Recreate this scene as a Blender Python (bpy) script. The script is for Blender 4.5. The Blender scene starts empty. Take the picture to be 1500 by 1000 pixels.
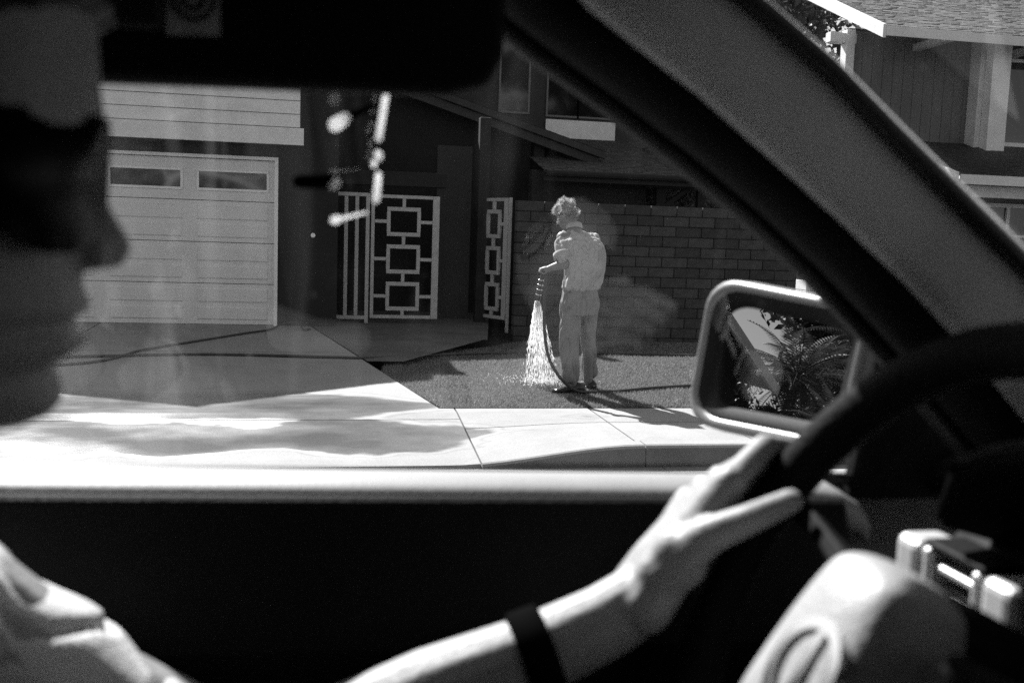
import bpy, bmesh, math, random
import numpy as np
from mathutils import Vector, Matrix, noise as mnoise
random.seed(7); rng = np.random.default_rng(7)
R = math.radians
SC = bpy.context.scene
COL = SC.collection
# ------------------------------------------------------------------ camera, sky, sun, exposure
YAW, PITCH, ROLL = R(11.3), math.atan(160/1458), math.atan(.034)
CAMZ = 1.5
cd = bpy.data.cameras.new('camera'); cam = bpy.data.objects.new('camera', cd); COL.objects.link(cam)
fw = Vector((math.sin(YAW)*math.cos(PITCH), math.cos(YAW)*math.cos(PITCH), -math.sin(PITCH)))
rt = Vector((math.cos(YAW), -math.sin(YAW), 0)); up = rt.cross(fw)
rr = rt*math.cos(ROLL) + up*math.sin(ROLL); uu = up*math.cos(ROLL) - rt*math.sin(ROLL)
m = Matrix((rr, uu, -fw)).transposed().to_4x4(); m.translation = (0, 0, CAMZ)
cam.matrix_world = m
cd.sensor_width = 36; cd.lens = 35; cd.clip_start = .02; cd.clip_end = 1500
cd.dof.use_dof = True; cd.dof.focus_distance = 8.6; cd.dof.aperture_fstop = 5.6
SC.camera = cam
SUN = Vector((-.33*math.cos(R(42.5)), .944*math.cos(R(42.5)), math.sin(R(42.5)))).normalized()
w = bpy.data.worlds.new('World'); SC.world = w; w.use_nodes = True
wn, wl = w.node_tree.nodes, w.node_tree.links
sky = wn.new('ShaderNodeTexSky'); sky.sky_type = 'NISHITA'; sky.sun_disc = False
sky.sun_elevation = math.asin(SUN.z); sky.sun_rotation = math.atan2(SUN.x, SUN.y)
bw = wn.new('ShaderNodeRGBToBW')          # black and white film: a colourless sky
wl.new(sky.outputs[0], bw.inputs[0]); bgn = wn['Background']
wl.new(bw.outputs[0], bgn.inputs[0]); bgn.inputs[1].default_value = .075
sl = bpy.data.lights.new('sun', 'SUN'); sl.energy = 4.6; sl.angle = R(.53); sl.color = (1, 1, 1)
so = bpy.data.objects.new('sun', sl); COL.objects.link(so); so.rotation_euler = SUN.to_track_quat('Z', 'Y').to_euler()
SC.view_settings.view_transform = 'Standard'; SC.view_settings.look = 'None'
SC.view_settings.exposure = 1.55; SC.view_settings.gamma = 1
SC.cycles.max_bounces = 10; SC.cycles.transparent_max_bounces = 24; SC.cycles.sample_clamp_indirect = 2
SC.cycles.use_denoising = False
SC.cycles.caustics_reflective = False; SC.cycles.caustics_refractive = False
# ------------------------------------------------------------------ materials (black and white: greys only)
MATS = {}
def base_mat(name):
    mt = bpy.data.materials.new(name); mt.use_nodes = True
    n, l = mt.node_tree.nodes, mt.node_tree.links
    return mt, n, l, n['Principled BSDF']
def pm(name, v, rough=.7, spec=.3, var=.18, scale=6, bump=0., bscale=60, metal=0., stretch=(1, 1, 1), fine=0., coat=0.):
    """grey procedural material: two noises of albedo, roughness variation, optional fine relief"""
    if name in MATS: return MATS[name]
    mt, n, l, b = base_mat(name)
    tc = n.new('ShaderNodeTexCoord'); mp = n.new('ShaderNodeMapping'); mp.inputs['Scale'].default_value = stretch
    l.new(tc.outputs['Object'], mp.inputs[0])
    t = n.new('ShaderNodeTexNoise'); t.inputs['Scale'].default_value = scale; t.inputs['Detail'].default_value = 6; t.inputs['Roughness'].default_value = .65
    l.new(mp.outputs[0], t.inputs[0])
    r = n.new('ShaderNodeMapRange'); r.inputs['From Min'].default_value = .3; r.inputs['From Max'].default_value = .7
    r.inputs['To Min'].default_value = v*(1-var); r.inputs['To Max'].default_value = min(.95, v*(1+var))
    l.new(t.outputs[0], r.inputs[0]); out = r.outputs[0]
    if fine:
        t2 = n.new('ShaderNodeTexNoise'); t2.inputs['Scale'].default_value = bscale*1.7; t2.inputs['Detail'].default_value = 3
        l.new(mp.outputs[0], t2.inputs[0])
        r2 = n.new('ShaderNodeMapRange'); r2.inputs['From Min'].default_value = .3; r2.inputs['From Max'].default_value = .7
        r2.inputs['To Min'].default_value = 1-fine; r2.inputs['To Max'].default_value = 1+fine
        l.new(t2.outputs[0], r2.inputs[0]); mu = n.new('ShaderNodeMath'); mu.operation = 'MULTIPLY'
        l.new(out, mu.inputs[0]); l.new(r2.outputs[0], mu.inputs[1]); out = mu.outputs[0]
    l.new(out, b.inputs['Base Color'])
    b.inputs['Roughness'].default_value = rough; b.inputs['Specular IOR Level'].default_value = spec
    b.inputs['Metallic'].default_value = metal
    if coat: b.inputs['Coat Weight'].default_value = coat; b.inputs['Coat Roughness'].default_value = .08
    if bump:
        t3 = n.new('ShaderNodeTexNoise'); t3.inputs['Scale'].default_value = bscale; t3.inputs['Detail'].default_value = 4
        l.new(mp.outputs[0], t3.inputs[0]); bp = n.new('ShaderNodeBump'); bp.inputs['Strength'].default_value = bump; bp.inputs['Distance'].default_value = .01
        l.new(t3.outputs[0], bp.inputs['Height']); l.new(bp.outputs[0], b.inputs['Normal'])
    MATS[name] = mt; return mt
def glass_mat(name, tint=.93, dirt_glare=.0, streak=False, rough=0., ior=1.5):
    mt = bpy.data.materials.new(name); mt.use_nodes = True; n, l = mt.node_tree.nodes, mt.node_tree.links
    n.remove(n['Principled BSDF']); o = n['Material Output']
    tr = n.new('ShaderNodeBsdfTransparent'); tr.inputs[0].default_value = (tint, tint, tint, 1)
    gl = n.new('ShaderNodeBsdfGlossy'); gl.inputs['Roughness'].default_value = rough
    fr = n.new('ShaderNodeFresnel'); fr.inputs[0].default_value = ior
    ge = n.new('ShaderNodeNewGeometry'); mr = n.new('ShaderNodeMapRange'); mr.inputs['To Min'].default_value = ior; mr.inputs['To Max'].default_value = 1/ior   # a thin sheet reflects alike from both sides
    l.new(ge.outputs['Backfacing'], mr.inputs[0]); l.new(mr.outputs[0], fr.inputs[0])
    mx = n.new('ShaderNodeMixShader'); l.new(fr.outputs[0], mx.inputs[0]); l.new(tr.outputs[0], mx.inputs[1]); l.new(gl.outputs[0], mx.inputs[2])
    last = mx
    if dirt_glare:
        tl = n.new('ShaderNodeBsdfTranslucent'); tl.inputs[0].default_value = (.8, .8, .8, 1)
        tc = n.new('ShaderNodeTexCoord'); mp = n.new('ShaderNodeMapping'); l.new(tc.outputs['Object'], mp.inputs[0])
        mp.inputs['Scale'].default_value = (14, 1, 1.6) if streak else (3, 3, 3)
        t = n.new('ShaderNodeTexNoise'); t.inputs['Scale'].default_value = 1.6; t.inputs['Detail'].default_value = 3; t.inputs['Distortion'].default_value = 1.2
        l.new(mp.outputs[0], t.inputs[0])
        r = n.new('ShaderNodeMapRange'); r.inputs['From Min'].default_value = .55; r.inputs['From Max'].default_value = .8
        r.inputs['To Min'].default_value = dirt_glare*.04; r.inputs['To Max'].default_value = dirt_glare
        l.new(t.outputs[0], r.inputs[0])
        t2 = n.new('ShaderNodeTexVoronoi'); t2.inputs['Scale'].default_value = 24; l.new(tc.outputs['Object'], t2.inputs[0])
        r2 = n.new('ShaderNodeMapRange'); r2.inputs['From Min'].default_value = .04; r2.inputs['From Max'].default_value = .09
        r2.inputs['To Min'].default_value = dirt_glare*.5; r2.inputs['To Max'].default_value = 0
        l.new(t2.outputs[0], r2.inputs[0]); ad = n.new('ShaderNodeMath'); ad.operation = 'ADD'
        l.new(r.outputs[0], ad.inputs[0]); l.new(r2.outputs[0], ad.inputs[1])
        if streak:  # reflected streaks painted into the veil with the dirt, stronger towards the rear
            sx = n.new('ShaderNodeSeparateXYZ'); l.new(tc.outputs['Object'], sx.inputs[0]); rx = n.new('ShaderNodeMapRange'); rx.interpolation_type = 'SMOOTHSTEP'
            rx.inputs[1].default_value = .02; rx.inputs[2].default_value = -.10; rx.inputs[3].default_value = .22; rx.inputs[4].default_value = 1.3; l.new(sx.outputs[0], rx.inputs[0])
            mm = n.new('ShaderNodeMath'); mm.operation = 'MULTIPLY'; l.new(ad.outputs[0], mm.inputs[0]); l.new(rx.outputs[0], mm.inputs[1]); ad = mm
        m2 = n.new('ShaderNodeMixShader'); l.new(ad.outputs[0], m2.inputs[0]); l.new(mx.outputs[0], m2.inputs[1]); l.new(tl.outputs[0], m2.inputs[2]); last = m2
    l.new(last.outputs[0], o.inputs[0]); MATS[name] = mt; return mt
def leaf_mat(name, v):
    mt = bpy.data.materials.new(name); mt.use_nodes = True; n, l = mt.node_tree.nodes, mt.node_tree.links
    b = n['Principled BSDF']; b.inputs['Roughness'].default_value = .45
    oi = n.new('ShaderNodeNewGeometry'); r = n.new('ShaderNodeMapRange'); r.inputs['To Min'].default_value = v*.6; r.inputs['To Max'].default_value = v*1.5
    l.new(oi.outputs['Random Per Island'], r.inputs[0]); l.new(r.outputs[0], b.inputs['Base Color'])
    t = n.new('ShaderNodeBsdfTranslucent'); l.new(r.outputs[0], t.inputs[0]); mx = n.new('ShaderNodeMixShader'); mx.inputs[0].default_value = .35
    l.new(b.outputs[0], mx.inputs[1]); l.new(t.outputs[0], mx.inputs[2]); l.new(mx.outputs[0], n['Material Output'].inputs[0])
    MATS[name] = mt; return mt
def wet_concrete(name, v):
    """dry pale concrete with hosed-down patches (darker, glossy) that have their own outlines"""
    mt, n, l, b = base_mat(name)
    def N(t): return n.new(t)
    def math_(op, a, c=None, d=None):
        q = N('ShaderNodeMath'); q.operation = op
        for i, x in enumerate((a, c, d)):
            if x is None: continue
            if isinstance(x, (int, float)): q.inputs[i].default_value = x
            else: l.new(x, q.inputs[i])
        return q.outputs[0]
    geo = N('ShaderNodeNewGeometry'); sep = N('ShaderNodeSeparateXYZ'); l.new(geo.outputs['Position'], sep.inputs[0])
    X, Y = sep.outputs[0], sep.outputs[1]
    mp = N('ShaderNodeMapping'); mp.inputs['Scale'].default_value = (.75, 1.5, 1); l.new(geo.outputs['Position'], mp.inputs[0])
    t = N('ShaderNodeTexNoise'); t.inputs['Scale'].default_value = .95; t.inputs['Detail'].default_value = 4; t.inputs['Roughness'].default_value = .5; l.new(mp.outputs[0], t.inputs[0])
    nz = math_('SUBTRACT', t.outputs[0], .5)
    # strip of runoff along the foot of the drive, and the film spread over the apron
    band = math_('SUBTRACT', .26, math_('ABSOLUTE', math_('SUBTRACT', Y, 7.52)))
    band = math_('ADD', band, math_('MULTIPLY', nz, .9))
    band = math_('ADD', band, math_('MULTIPLY', math_('SUBTRACT', .9, math_('MAXIMUM', X, .2)), .4))
    apr = math_('SUBTRACT', .42, math_('ABSOLUTE', math_('SUBTRACT', Y, 6.72)))
    apr = math_('ADD', apr, math_('MULTIPLY', nz, 1.9))
    apr = math_('SUBTRACT', apr, math_('MAXIMUM', 0, math_('MULTIPLY', math_('SUBTRACT', X, 1.0), .6)))
    sp = math_('SUBTRACT', .12, math_('ADD', math_('ABSOLUTE', math_('SUBTRACT', Y, 7.05)), math_('MULTIPLY', math_('ABSOLUTE', math_('SUBTRACT', X, 2.0)), .45)))
    sp = math_('ADD', sp, math_('MULTIPLY', nz, .5))
    wv = math_('MAXIMUM', math_('MAXIMUM', band, apr), sp)
    def ramp(src, a, c, lo=0., hi=1.):
        q = N('ShaderNodeMapRange'); q.inputs[1].default_value = a; q.inputs[2].default_value = c; q.inputs[3].default_value = lo; q.inputs[4].default_value = hi
        l.new(src, q.inputs[0]); return q.outputs[0]
    wet = ramp(wv, .0, .16); edge = math_('MULTIPLY', ramp(wv, -.02, .0), ramp(wv, .05, .0))
    deep = ramp(t.outputs[0], .42, .62)
    f1 = N('ShaderNodeTexNoise'); f1.inputs['Scale'].default_value = 2.2; f1.inputs['Detail'].default_value = 8; f1.inputs['Roughness'].default_value = .7; l.new(geo.outputs['Position'], f1.inputs[0])
    f2 = N('ShaderNodeTexNoise'); f2.inputs['Scale'].default_value = 90; f2.inputs['Detail'].default_value = 3; l.new(geo.outputs['Position'], f2.inputs[0])
    dry = math_('MULTIPLY', ramp(f1.outputs[0], .3, .7, v*.84, v*1.1), ramp(f2.outputs[0], .3, .7, .88, 1.12))
    fac = math_('SUBTRACT', 1, math_('MULTIPLY', wet, math_('ADD', .34, math_('MULTIPLY', deep, .34))))
    fac = math_('SUBTRACT', fac, math_('MULTIPLY', edge, .22))
    l.new(math_('MULTIPLY', dry, fac), b.inputs['Base Color'])
    l.new(math_('SUBTRACT', .85, math_('MULTIPLY', wet, math_('ADD', .55, math_('MULTIPLY', deep, .15)))), b.inputs['Roughness'])
    bp = N('ShaderNodeBump'); bp.inputs['Strength'].default_value = .18; bp.inputs['Distance'].default_value = .004
    l.new(f2.outputs[0], bp.inputs['Height']); l.new(bp.outputs[0], b.inputs['Normal'])
    MATS[name] = mt; return mt
# ------------------------------------------------------------------ mesh helpers
class G:
    def __init__(s): s.v = []; s.f = []
    def add(s, vs, fs):
        o = len(s.v); s.v += [tuple(p) for p in vs]; s.f += [tuple(i+o for i in f) for f in fs]; return s
    def box(s, x0, x1, y0, y1, z0, z1):
        return s.add([(x0,y0,z0),(x1,y0,z0),(x1,y1,z0),(x0,y1,z0),(x0,y0,z1),(x1,y0,z1),(x1,y1,z1),(x0,y1,z1)],
                     [(3,2,1,0),(4,5,6,7),(0,1,5,4),(1,2,6,5),(2,3,7,6),(3,0,4,7)])
    def prism(s, pts, d):
        """extrude polygon pts (3d) along vector d"""
        n = len(pts); d = Vector(d); a = [Vector(p) for p in pts]
        return s.add([*a, *[p+d for p in a]], [tuple(range(n))[::-1], tuple(range(n, 2*n))] + [(i, (i+1) % n, n+(i+1) % n, n+i) for i in range(n)])
    def bar(s, a, b, w, h, upv=(0, 0, 1)):
        a, b = Vector(a), Vector(b); t = (b-a).normalized(); u = Vector(upv); sd = t.cross(u).normalized(); u = sd.cross(t)
        q = [sd*w/2+u*h/2, -sd*w/2+u*h/2, -sd*w/2-u*h/2, sd*w/2-u*h/2]
        return s.prism([a+p for p in q], b-a)
    def loft(s, rings, cap=True):
        n = len(rings[0]); o = len(s.v)
        vs = [p for r in rings for p in r]; fs = []
        for k in range(len(rings)-1):
            for i in range(n):
                j = (i+1) % n; fs.append((k*n+i, k*n+j, (k+1)*n+j, (k+1)*n+i))
        if cap: fs.append(tuple(range(n))[::-1]); fs.append(tuple((len(rings)-1)*n+i for i in range(n)))
        return s.add(vs, fs)
    def tube(s, pts, r, seg=8, cap=True):
        pts = [Vector(p) for p in pts]; rs = r if isinstance(r, (list, tuple)) else [r]*len(pts); rings = []; u = None
        for i, p in enumerate(pts):
            t = (pts[min(i+1, len(pts)-1)] - pts[max(i-1, 0)]).normalized()
            if u is None: u = t.orthogonal().normalized()
            u = (u - t*u.dot(t)).normalized(); v = t.cross(u)
            rings.append([p + (u*math.cos(2*math.pi*k/seg) + v*math.sin(2*math.pi*k/seg))*rs[i] for k in range(seg)])
        return s.loft(rings, cap)
    def rcone(s, a, b, ra, rb, seg=14):
        """rounded cone: closed capsule from a (radius ra) to b (radius rb)"""
        a, b = Vector(a), Vector(b); t = (b-a); L = t.length
        if L < 1e-6: t = Vector((0, 0, 1))
        t = t.normalized(); u = t.orthogonal().normalized(); v = t.cross(u); rings = []
        for q in (-85, -60, -30, 0): rings.append((a + t*ra*math.sin(R(q)), ra*math.cos(R(q))))
        for q in (0, 30, 60, 85): rings.append((b + t*rb*math.sin(R(q)), rb*math.cos(R(q))))
        return s.loft([[c + (u*math.cos(2*math.pi*k/seg)+v*math.sin(2*math.pi*k/seg))*r for k in range(seg)] for c, r in rings])
    def chain(s, pts, rad, seg=14):
        for i in range(len(pts)-1): s.rcone(pts[i], pts[i+1], rad[i], rad[i+1], seg)
        return s
    def ell(s, c, r, seg=16, rings=10, rot=None):
        c = Vector(c); rg = []
        for k in range(rings+1):
            th = math.pi*(k+.02 if k == 0 else (k-.02 if k == rings else k))/rings
            ring = []
            for i in range(seg):
                p = Vector((r[0]*math.sin(th)*math.cos(2*math.pi*i/seg), r[1]*math.sin(th)*math.sin(2*math.pi*i/seg), -r[2]*math.cos(th)))
                if rot: p = rot @ p
                ring.append(c+p)
            rg.append(ring)
        return s.loft(rg)
def mesh_of(g, name='mesh'):
    me = bpy.data.meshes.new(name); me.from_pydata([tuple(p) for p in g.v], [], g.f); me.update(); return me
def link(o, parent=None):
    COL.objects.link(o)
    if parent is not None:
        o.parent = parent; o.matrix_parent_inverse = Matrix.Identity(4)
        off = Vector(parent.location)      # every parent stands at its own world position
        o.matrix_parent_inverse = Matrix.Translation(-off)
    return o
def ob(name, g, mat, parent=None, smooth=False, bevel=0., seg=2, angle=40, sub=0):
    me = g if isinstance(g, bpy.types.Mesh) else mesh_of(g, name)
    o = bpy.data.objects.new(name, me); link(o, parent)
    if mat is not None:
        me.materials.clear(); me.materials.append(mat)
    if smooth:
        for p in me.polygons: p.use_smooth = True
    if bevel:
        b = o.modifiers.new('bevel', 'BEVEL'); b.width = bevel; b.segments = seg; b.limit_method = 'ANGLE'; b.angle_limit = R(angle)
    if sub:
        b = o.modifiers.new('sub', 'SUBSURF'); b.levels = sub; b.render_levels = sub
    return o
def tag(o, label, cat, group=None):
    o['label'] = label; o['category'] = cat
    if group: o['group'] = group
    return o
def thing(name, loc, label, cat, group=None):
    e = bpy.data.objects.new(name, None); COL.objects.link(e); e.location = loc; e.empty_display_size = .1
    return tag(e, label, cat, group)
def struct(o, kind='structure'): o['kind'] = kind; return o
def remeshed(g, voxel, smooth=4, fac=.5, disp=None):
    """union of overlapping closed shapes as one continuous skin"""
    o = bpy.data.objects.new('tmp', mesh_of(g)); COL.objects.link(o)
    r = o.modifiers.new('r', 'REMESH'); r.mode = 'VOXEL'; r.voxel_size = voxel; r.use_smooth_shade = True
    if smooth:
        s = o.modifiers.new('s', 'SMOOTH'); s.factor = fac; s.iterations = smooth
    dg = bpy.context.evaluated_depsgraph_get(); me = bpy.data.meshes.new_from_object(o.evaluated_get(dg))
    bpy.data.objects.remove(o)
    if disp:
        ns = [v.normal.copy() for v in me.vertices]
        for v, nn in zip(me.vertices, ns): v.co += nn*disp(v.co)
        me.update()
    for p in me.polygons: p.use_smooth = True
    return me
def frac(p, s, st=(1, 1, 1)): return mnoise.noise(Vector((p[0]*s*st[0], p[1]*s*st[1], p[2]*s*st[2])))
def catmull(pts, n=8):
    P = [Vector(p) for p in pts]; P = [P[0]*2-P[1]] + P + [P[-1]*2-P[-2]]; out = []
    for i in range(1, len(P)-2):
        a, b, c, d = P[i-1:i+3]
        for k in range(n):
            t = k/n; out.append(.5*((2*b)+(c-a)*t+(2*a-5*b+4*c-d)*t*t+(-a+3*b-3*c+d)*t**3))
    return out + [P[-2]]
exec_order = None
# ------------------------------------------------------------------ shared materials
M_conc = wet_concrete('hosed_concrete', .26)
M_kerbf = pm('dark_kerb', .10, .9, .2, .3, 3, .5, 80, fine=.2)  # darker concrete for the upright street face of the kerb
M_asph = pm('asphalt', .07, .85, .3, .25, 3, .6, 120, fine=.35)
M_soil = pm('soil', .05, .95, .1, .3, 5, .8, 40, fine=.3)
M_lawn = pm('turf_base', .05, .95, .1, .25, 4, .6, 60, fine=.3)
M_stucco = pm('dark_stucco', .026, .9, .2, .15, 2.2, .7, 70, fine=.12)
M_stucco2 = pm('mid_stucco', .05, .9, .2, .15, 2.2, .7, 70, fine=.12)
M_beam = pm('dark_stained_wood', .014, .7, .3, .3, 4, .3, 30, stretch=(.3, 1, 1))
M_white = pm('white_paint', .86, .55, .35, .06, 3, .12, 60, fine=.03)
M_white2 = pm('weathered_white_paint', .72, .5, .35, .1, 5, .15, 40, fine=.04)
M_door = pm('garage_door_paint', .72, .5, .35, .07, 2, .1, 90, fine=.03)
M_block = [pm('concrete_block_%d' % i, v, .92, .15, .2, 7, .8, 80, fine=.16) for i, v in enumerate((.052, .062, .073))]
M_mortar = pm('mortar', .03, .95, .1, .2, 10, .5, 80)
M_shingle = pm('roof_shingle', .075, .9, .15, .4, 9, .5, 60, fine=.3)
M_shingle_d = pm('roof_shingle_dark', .04, .9, .15, .4, 9, .5, 60, fine=.3)
M_roofbase = pm('roof_felt', .025, .9, .1, .2, 5)
M_pane = pm('house_glass', .006, .05, .5, .1, 2)
M_iron = pm('painted_iron', .42, .5, .35, .12, 12, .2, 120, fine=.05)
M_rubber = pm('black_rubber', .015, .5, .4, .2, 20)
M_hose = pm('hose_rubber', .03, .42, .5, .2, 10)
# ------------------------------------------------------------------ the setting: ground, street, kerb, pavement, drive, lawn
def lerp(a, b, t): return a+(b-a)*max(0, min(1, t))
def lip(x):
    t = max(0, min(1, (x-.85)/1.25)); return .03+.12*t*t*(3-2*t)
def walkz(x, y):
    t = (y-6.10)/(7.3-6.10)
    return lerp(lip(x), .16, t) if x < 2.1 else lerp(.15, .16, t)
def drivez(y): return .156 + .028*max(0, y-7.4)
g = G(); g.add([(-300, -300, -.12), (300, -300, -.12), (300, 300, -.12), (-300, 300, -.12)], [(0, 1, 2, 3)])
struct(ob('ground', g, M_soil))
g = G(); g.add([(-80, -4.5, 0), (80, -4.5, 0), (80, 5.6, 0), (-80, 5.6, 0)], [(0, 1, 2, 3)])
struct(ob('street', g, M_asph))
gut = struct(bpy.data.objects.new('gutter', None)); COL.objects.link(gut)
for i in range(-8, 9):
    g = G(); g.box(i*1.9+.35, i*1.9+2.242, 5.55, 6.09, -.05, .006); ob('gutter_slab', g, M_conc, gut, bevel=.004)
side = struct(bpy.data.objects.new('sidewalk', None)); COL.objects.link(side)
def slab(x0, x1, y0, y1, zf, mat, parent, name='slab', step=.12, gap=.006):
    x0 += gap; x1 -= gap; y0 += gap; y1 -= gap
    nx = max(2, int((x1-x0)/step)+1); ny = max(2, int((y1-y0)/step)+1)
    g = G(); vs = []; fs = []
    for j in range(ny):
        for i in range(nx):
            x = x0+(x1-x0)*i/(nx-1); y = y0+(y1-y0)*j/(ny-1)
            e = .004 if i in (0, nx-1) or j in (0, ny-1) else 0
            vs.append((x, y, zf(x, y)-e))
    for j in range(ny-1):
        for i in range(nx-1): fs.append((j*nx+i, j*nx+i+1, (j+1)*nx+i+1, (j+1)*nx+i))
    per = [i for i in range(nx)] + [j*nx+nx-1 for j in range(1, ny)] + [(ny-1)*nx+i for i in range(nx-2, -1, -1)] + [j*nx for j in range(ny-2, 0, -1)]
    n0 = len(vs); vs += [(vs[i][0], vs[i][1], vs[i][2]-.1) for i in per]
    for k in range(len(per)):
        q = (k+1) % len(per); fs.append((per[q], per[k], n0+k, n0+q))
    g.add(vs, fs); return ob(name, g, mat, parent)
xs = [-14, -10.2, -6.4, -2.6, 1.05, 2.1, 2.95, 3.8, 4.65, 5.5, 6.9, 8.3, 9.7, 11.1, 12.5, 16, 20]
for a, b in zip(xs, xs[1:]):
    if b <= 1.1:
        slab(a, b, 6.10, 7.08, walkz, M_conc, side); slab(a, b, 7.08, 7.40, walkz, M_conc, side)
    elif b < 6:
        slab(a, b, 6.22, 6.85, walkz, M_conc, side); slab(a, b, 6.85, 7.40, walkz, M_conc, side)
    else: slab(a, b, 6.22, 7.40, walkz, M_conc, side, step=.4)
kerb = struct(bpy.data.objects.new('kerb', None)); COL.objects.link(kerb)
kx = [1.05, 2.13, 2.97, 3.82, 4.66, 5.5, 7, 8.5, 10, 12, 15, 20]
for a, b in zip(kx, kx[1:]):
    n = 8; rings = []
    for i in range(n+1):
        x = a+.004+(b-a-.008)*i/n; h = walkz(x, 6.1)
        rings.append([(x, 6.08, -.05), (x, 6.09, h-.02), (x, 6.097, h-.006), (x, 6.112, h+.001), (x, 6.216, walkz(x, 6.216)), (x, 6.216, -.05)])
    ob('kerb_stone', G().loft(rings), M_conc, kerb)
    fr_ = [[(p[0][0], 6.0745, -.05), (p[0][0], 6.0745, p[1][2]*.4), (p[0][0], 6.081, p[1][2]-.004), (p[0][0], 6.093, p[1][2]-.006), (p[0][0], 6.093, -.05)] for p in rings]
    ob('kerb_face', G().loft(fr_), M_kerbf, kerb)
drive = struct(bpy.data.objects.new('driveway', None)); COL.objects.link(drive)
def edge_x(y): return .943 - .205*(y-7.4)
for (y0, y1) in ((7.40, 10.15), (10.15, 12.75)):
    for (xa, xb) in ((-5.9, -2.45), (-2.45, None)):
        rows = 24; rings = []
        vs = []; fs = []; nx = 14
        for j in range(rows+1):
            y = y0+.006+(y1-y0-.012)*j/rows
            for i in range(nx+1):
                x1 = edge_x(y)-.006 if xb is None else xb-.006
                x = xa+.006+(x1-xa-.006)*i/nx
                vs.append((x, y, drivez(y) - (.004 if i in (0, nx) or j in (0, rows) else 0)))
        for j in range(rows):
            for i in range(nx): fs.append((j*(nx+1)+i, j*(nx+1)+i+1, (j+1)*(nx+1)+i+1, (j+1)*(nx+1)+i))
        ob('slab', G().add(vs, fs), M_conc, drive)
g = G(); vs = [(-60, 7.4, .12), (60, 7.4, .12), (60, 60, .14), (-60, 60, .14)]; g.add(vs, [(0, 1, 2, 3)]); struct(ob('yard', g, M_soil))
# entry walk, in two slabs, right of the drive
walk = struct(bpy.data.objects.new('path', None)); COL.objects.link(walk)
for y0, y1, xr in ((9.6, 11.2, 1.9), (11.2, 14.0, 2.45)):
    g = G(); g.add([(edge_x(y0)+.012, y0, drivez(y0)), (max(edge_x(y0)+.3, .85 if y0 < 10 else 1.95), y0, drivez(y0)), (xr, y1-.006, drivez(y1)), (edge_x(y1)+.012, y1-.006, drivez(y1))], [(0, 1, 2, 3)])
    ob('slab', g, pm('old_path_concrete', .11, .9, .2, .25, 2.5, .4, 80, fine=.15), walk)
def lawnz(y): return .160+.006*(y-7.4)
LAWN = [(.955, 7.415), (.60, 9.15), (.66, 9.55), (.95, 10.0), (1.5, 10.7), (2.1, 11.3), (2.5, 11.75), (4.0, 11.8), (7.8, 11.8), (7.8, 7.415)]
g = G(); n = len(LAWN); g.add([(x, y, lawnz(y)) for x, y in LAWN] + [(x, y, .05) for x, y in LAWN], [tuple(range(n))[::-1]] + [(i, (i+1) % n, n+(i+1) % n, n+i) for i in range(n)])
struct(ob('lawn', g, M_lawn))
def inpoly(x, y, P):
    c = np.zeros(len(x), bool); j = len(P)-1
    for i in range(len(P)):
        xi, yi = P[i]; xj, yj = P[j]
        c ^= ((yi > y) != (yj > y)) & (x < (xj-xi)*(y-yi)/(yj-yi+1e-12)+xi); j = i
    return c
def grass(name, P, n, x1, x2, y1, y2, mat, label):
    x = rng.uniform(x1, x2, n); y = rng.uniform(y1, y2, n); k = inpoly(x, y, P); x, y = x[k], y[k]; n = len(x); x = x+rng.normal(0, .012, n); y = y+np.abs(rng.normal(0, .012, n))*np.where(y < 7.45, -1, 1)
    clump = np.array([mnoise.noise(Vector((a*2.3, b*2.3, 0))) for a, b in zip(x, y)])
    h = rng.uniform(.011, .025, n)*(1+.6*clump); a = rng.uniform(0, 2*math.pi, n); wd = rng.uniform(.0025, .0045, n); ln = rng.uniform(.2, .9, n)*h; b = rng.uniform(0, 2*math.pi, n)
    z = .158+.006*(y-7.4); V = np.zeros((n, 3, 3))
    V[:, 0] = np.stack([x-np.cos(a)*wd, y-np.sin(a)*wd, z], 1); V[:, 1] = np.stack([x+np.cos(a)*wd, y+np.sin(a)*wd, z], 1)
    V[:, 2] = np.stack([x+np.cos(b)*ln, y+np.sin(b)*ln, z+h], 1)
    me = bpy.data.meshes.new(name); me.vertices.add(3*n); me.vertices.foreach_set('co', V.ravel())
    me.loops.add(3*n); me.loops.foreach_set('vertex_index', np.arange(3*n)); me.polygons.add(n); me.polygons.foreach_set('loop_start', np.arange(n)*3); me.polygons.foreach_set('loop_total', np.full(n, 3)); me.update()
    o = ob(name, me, mat); tag(o, label, 'grass'); struct(o, 'stuff')
M_grass = leaf_mat('grass_blade', .21)
grass('grass', LAWN, 230000, .5, 7.8, 7.41, 11.8, M_grass, 'short mown grass covering the front lawn')
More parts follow.
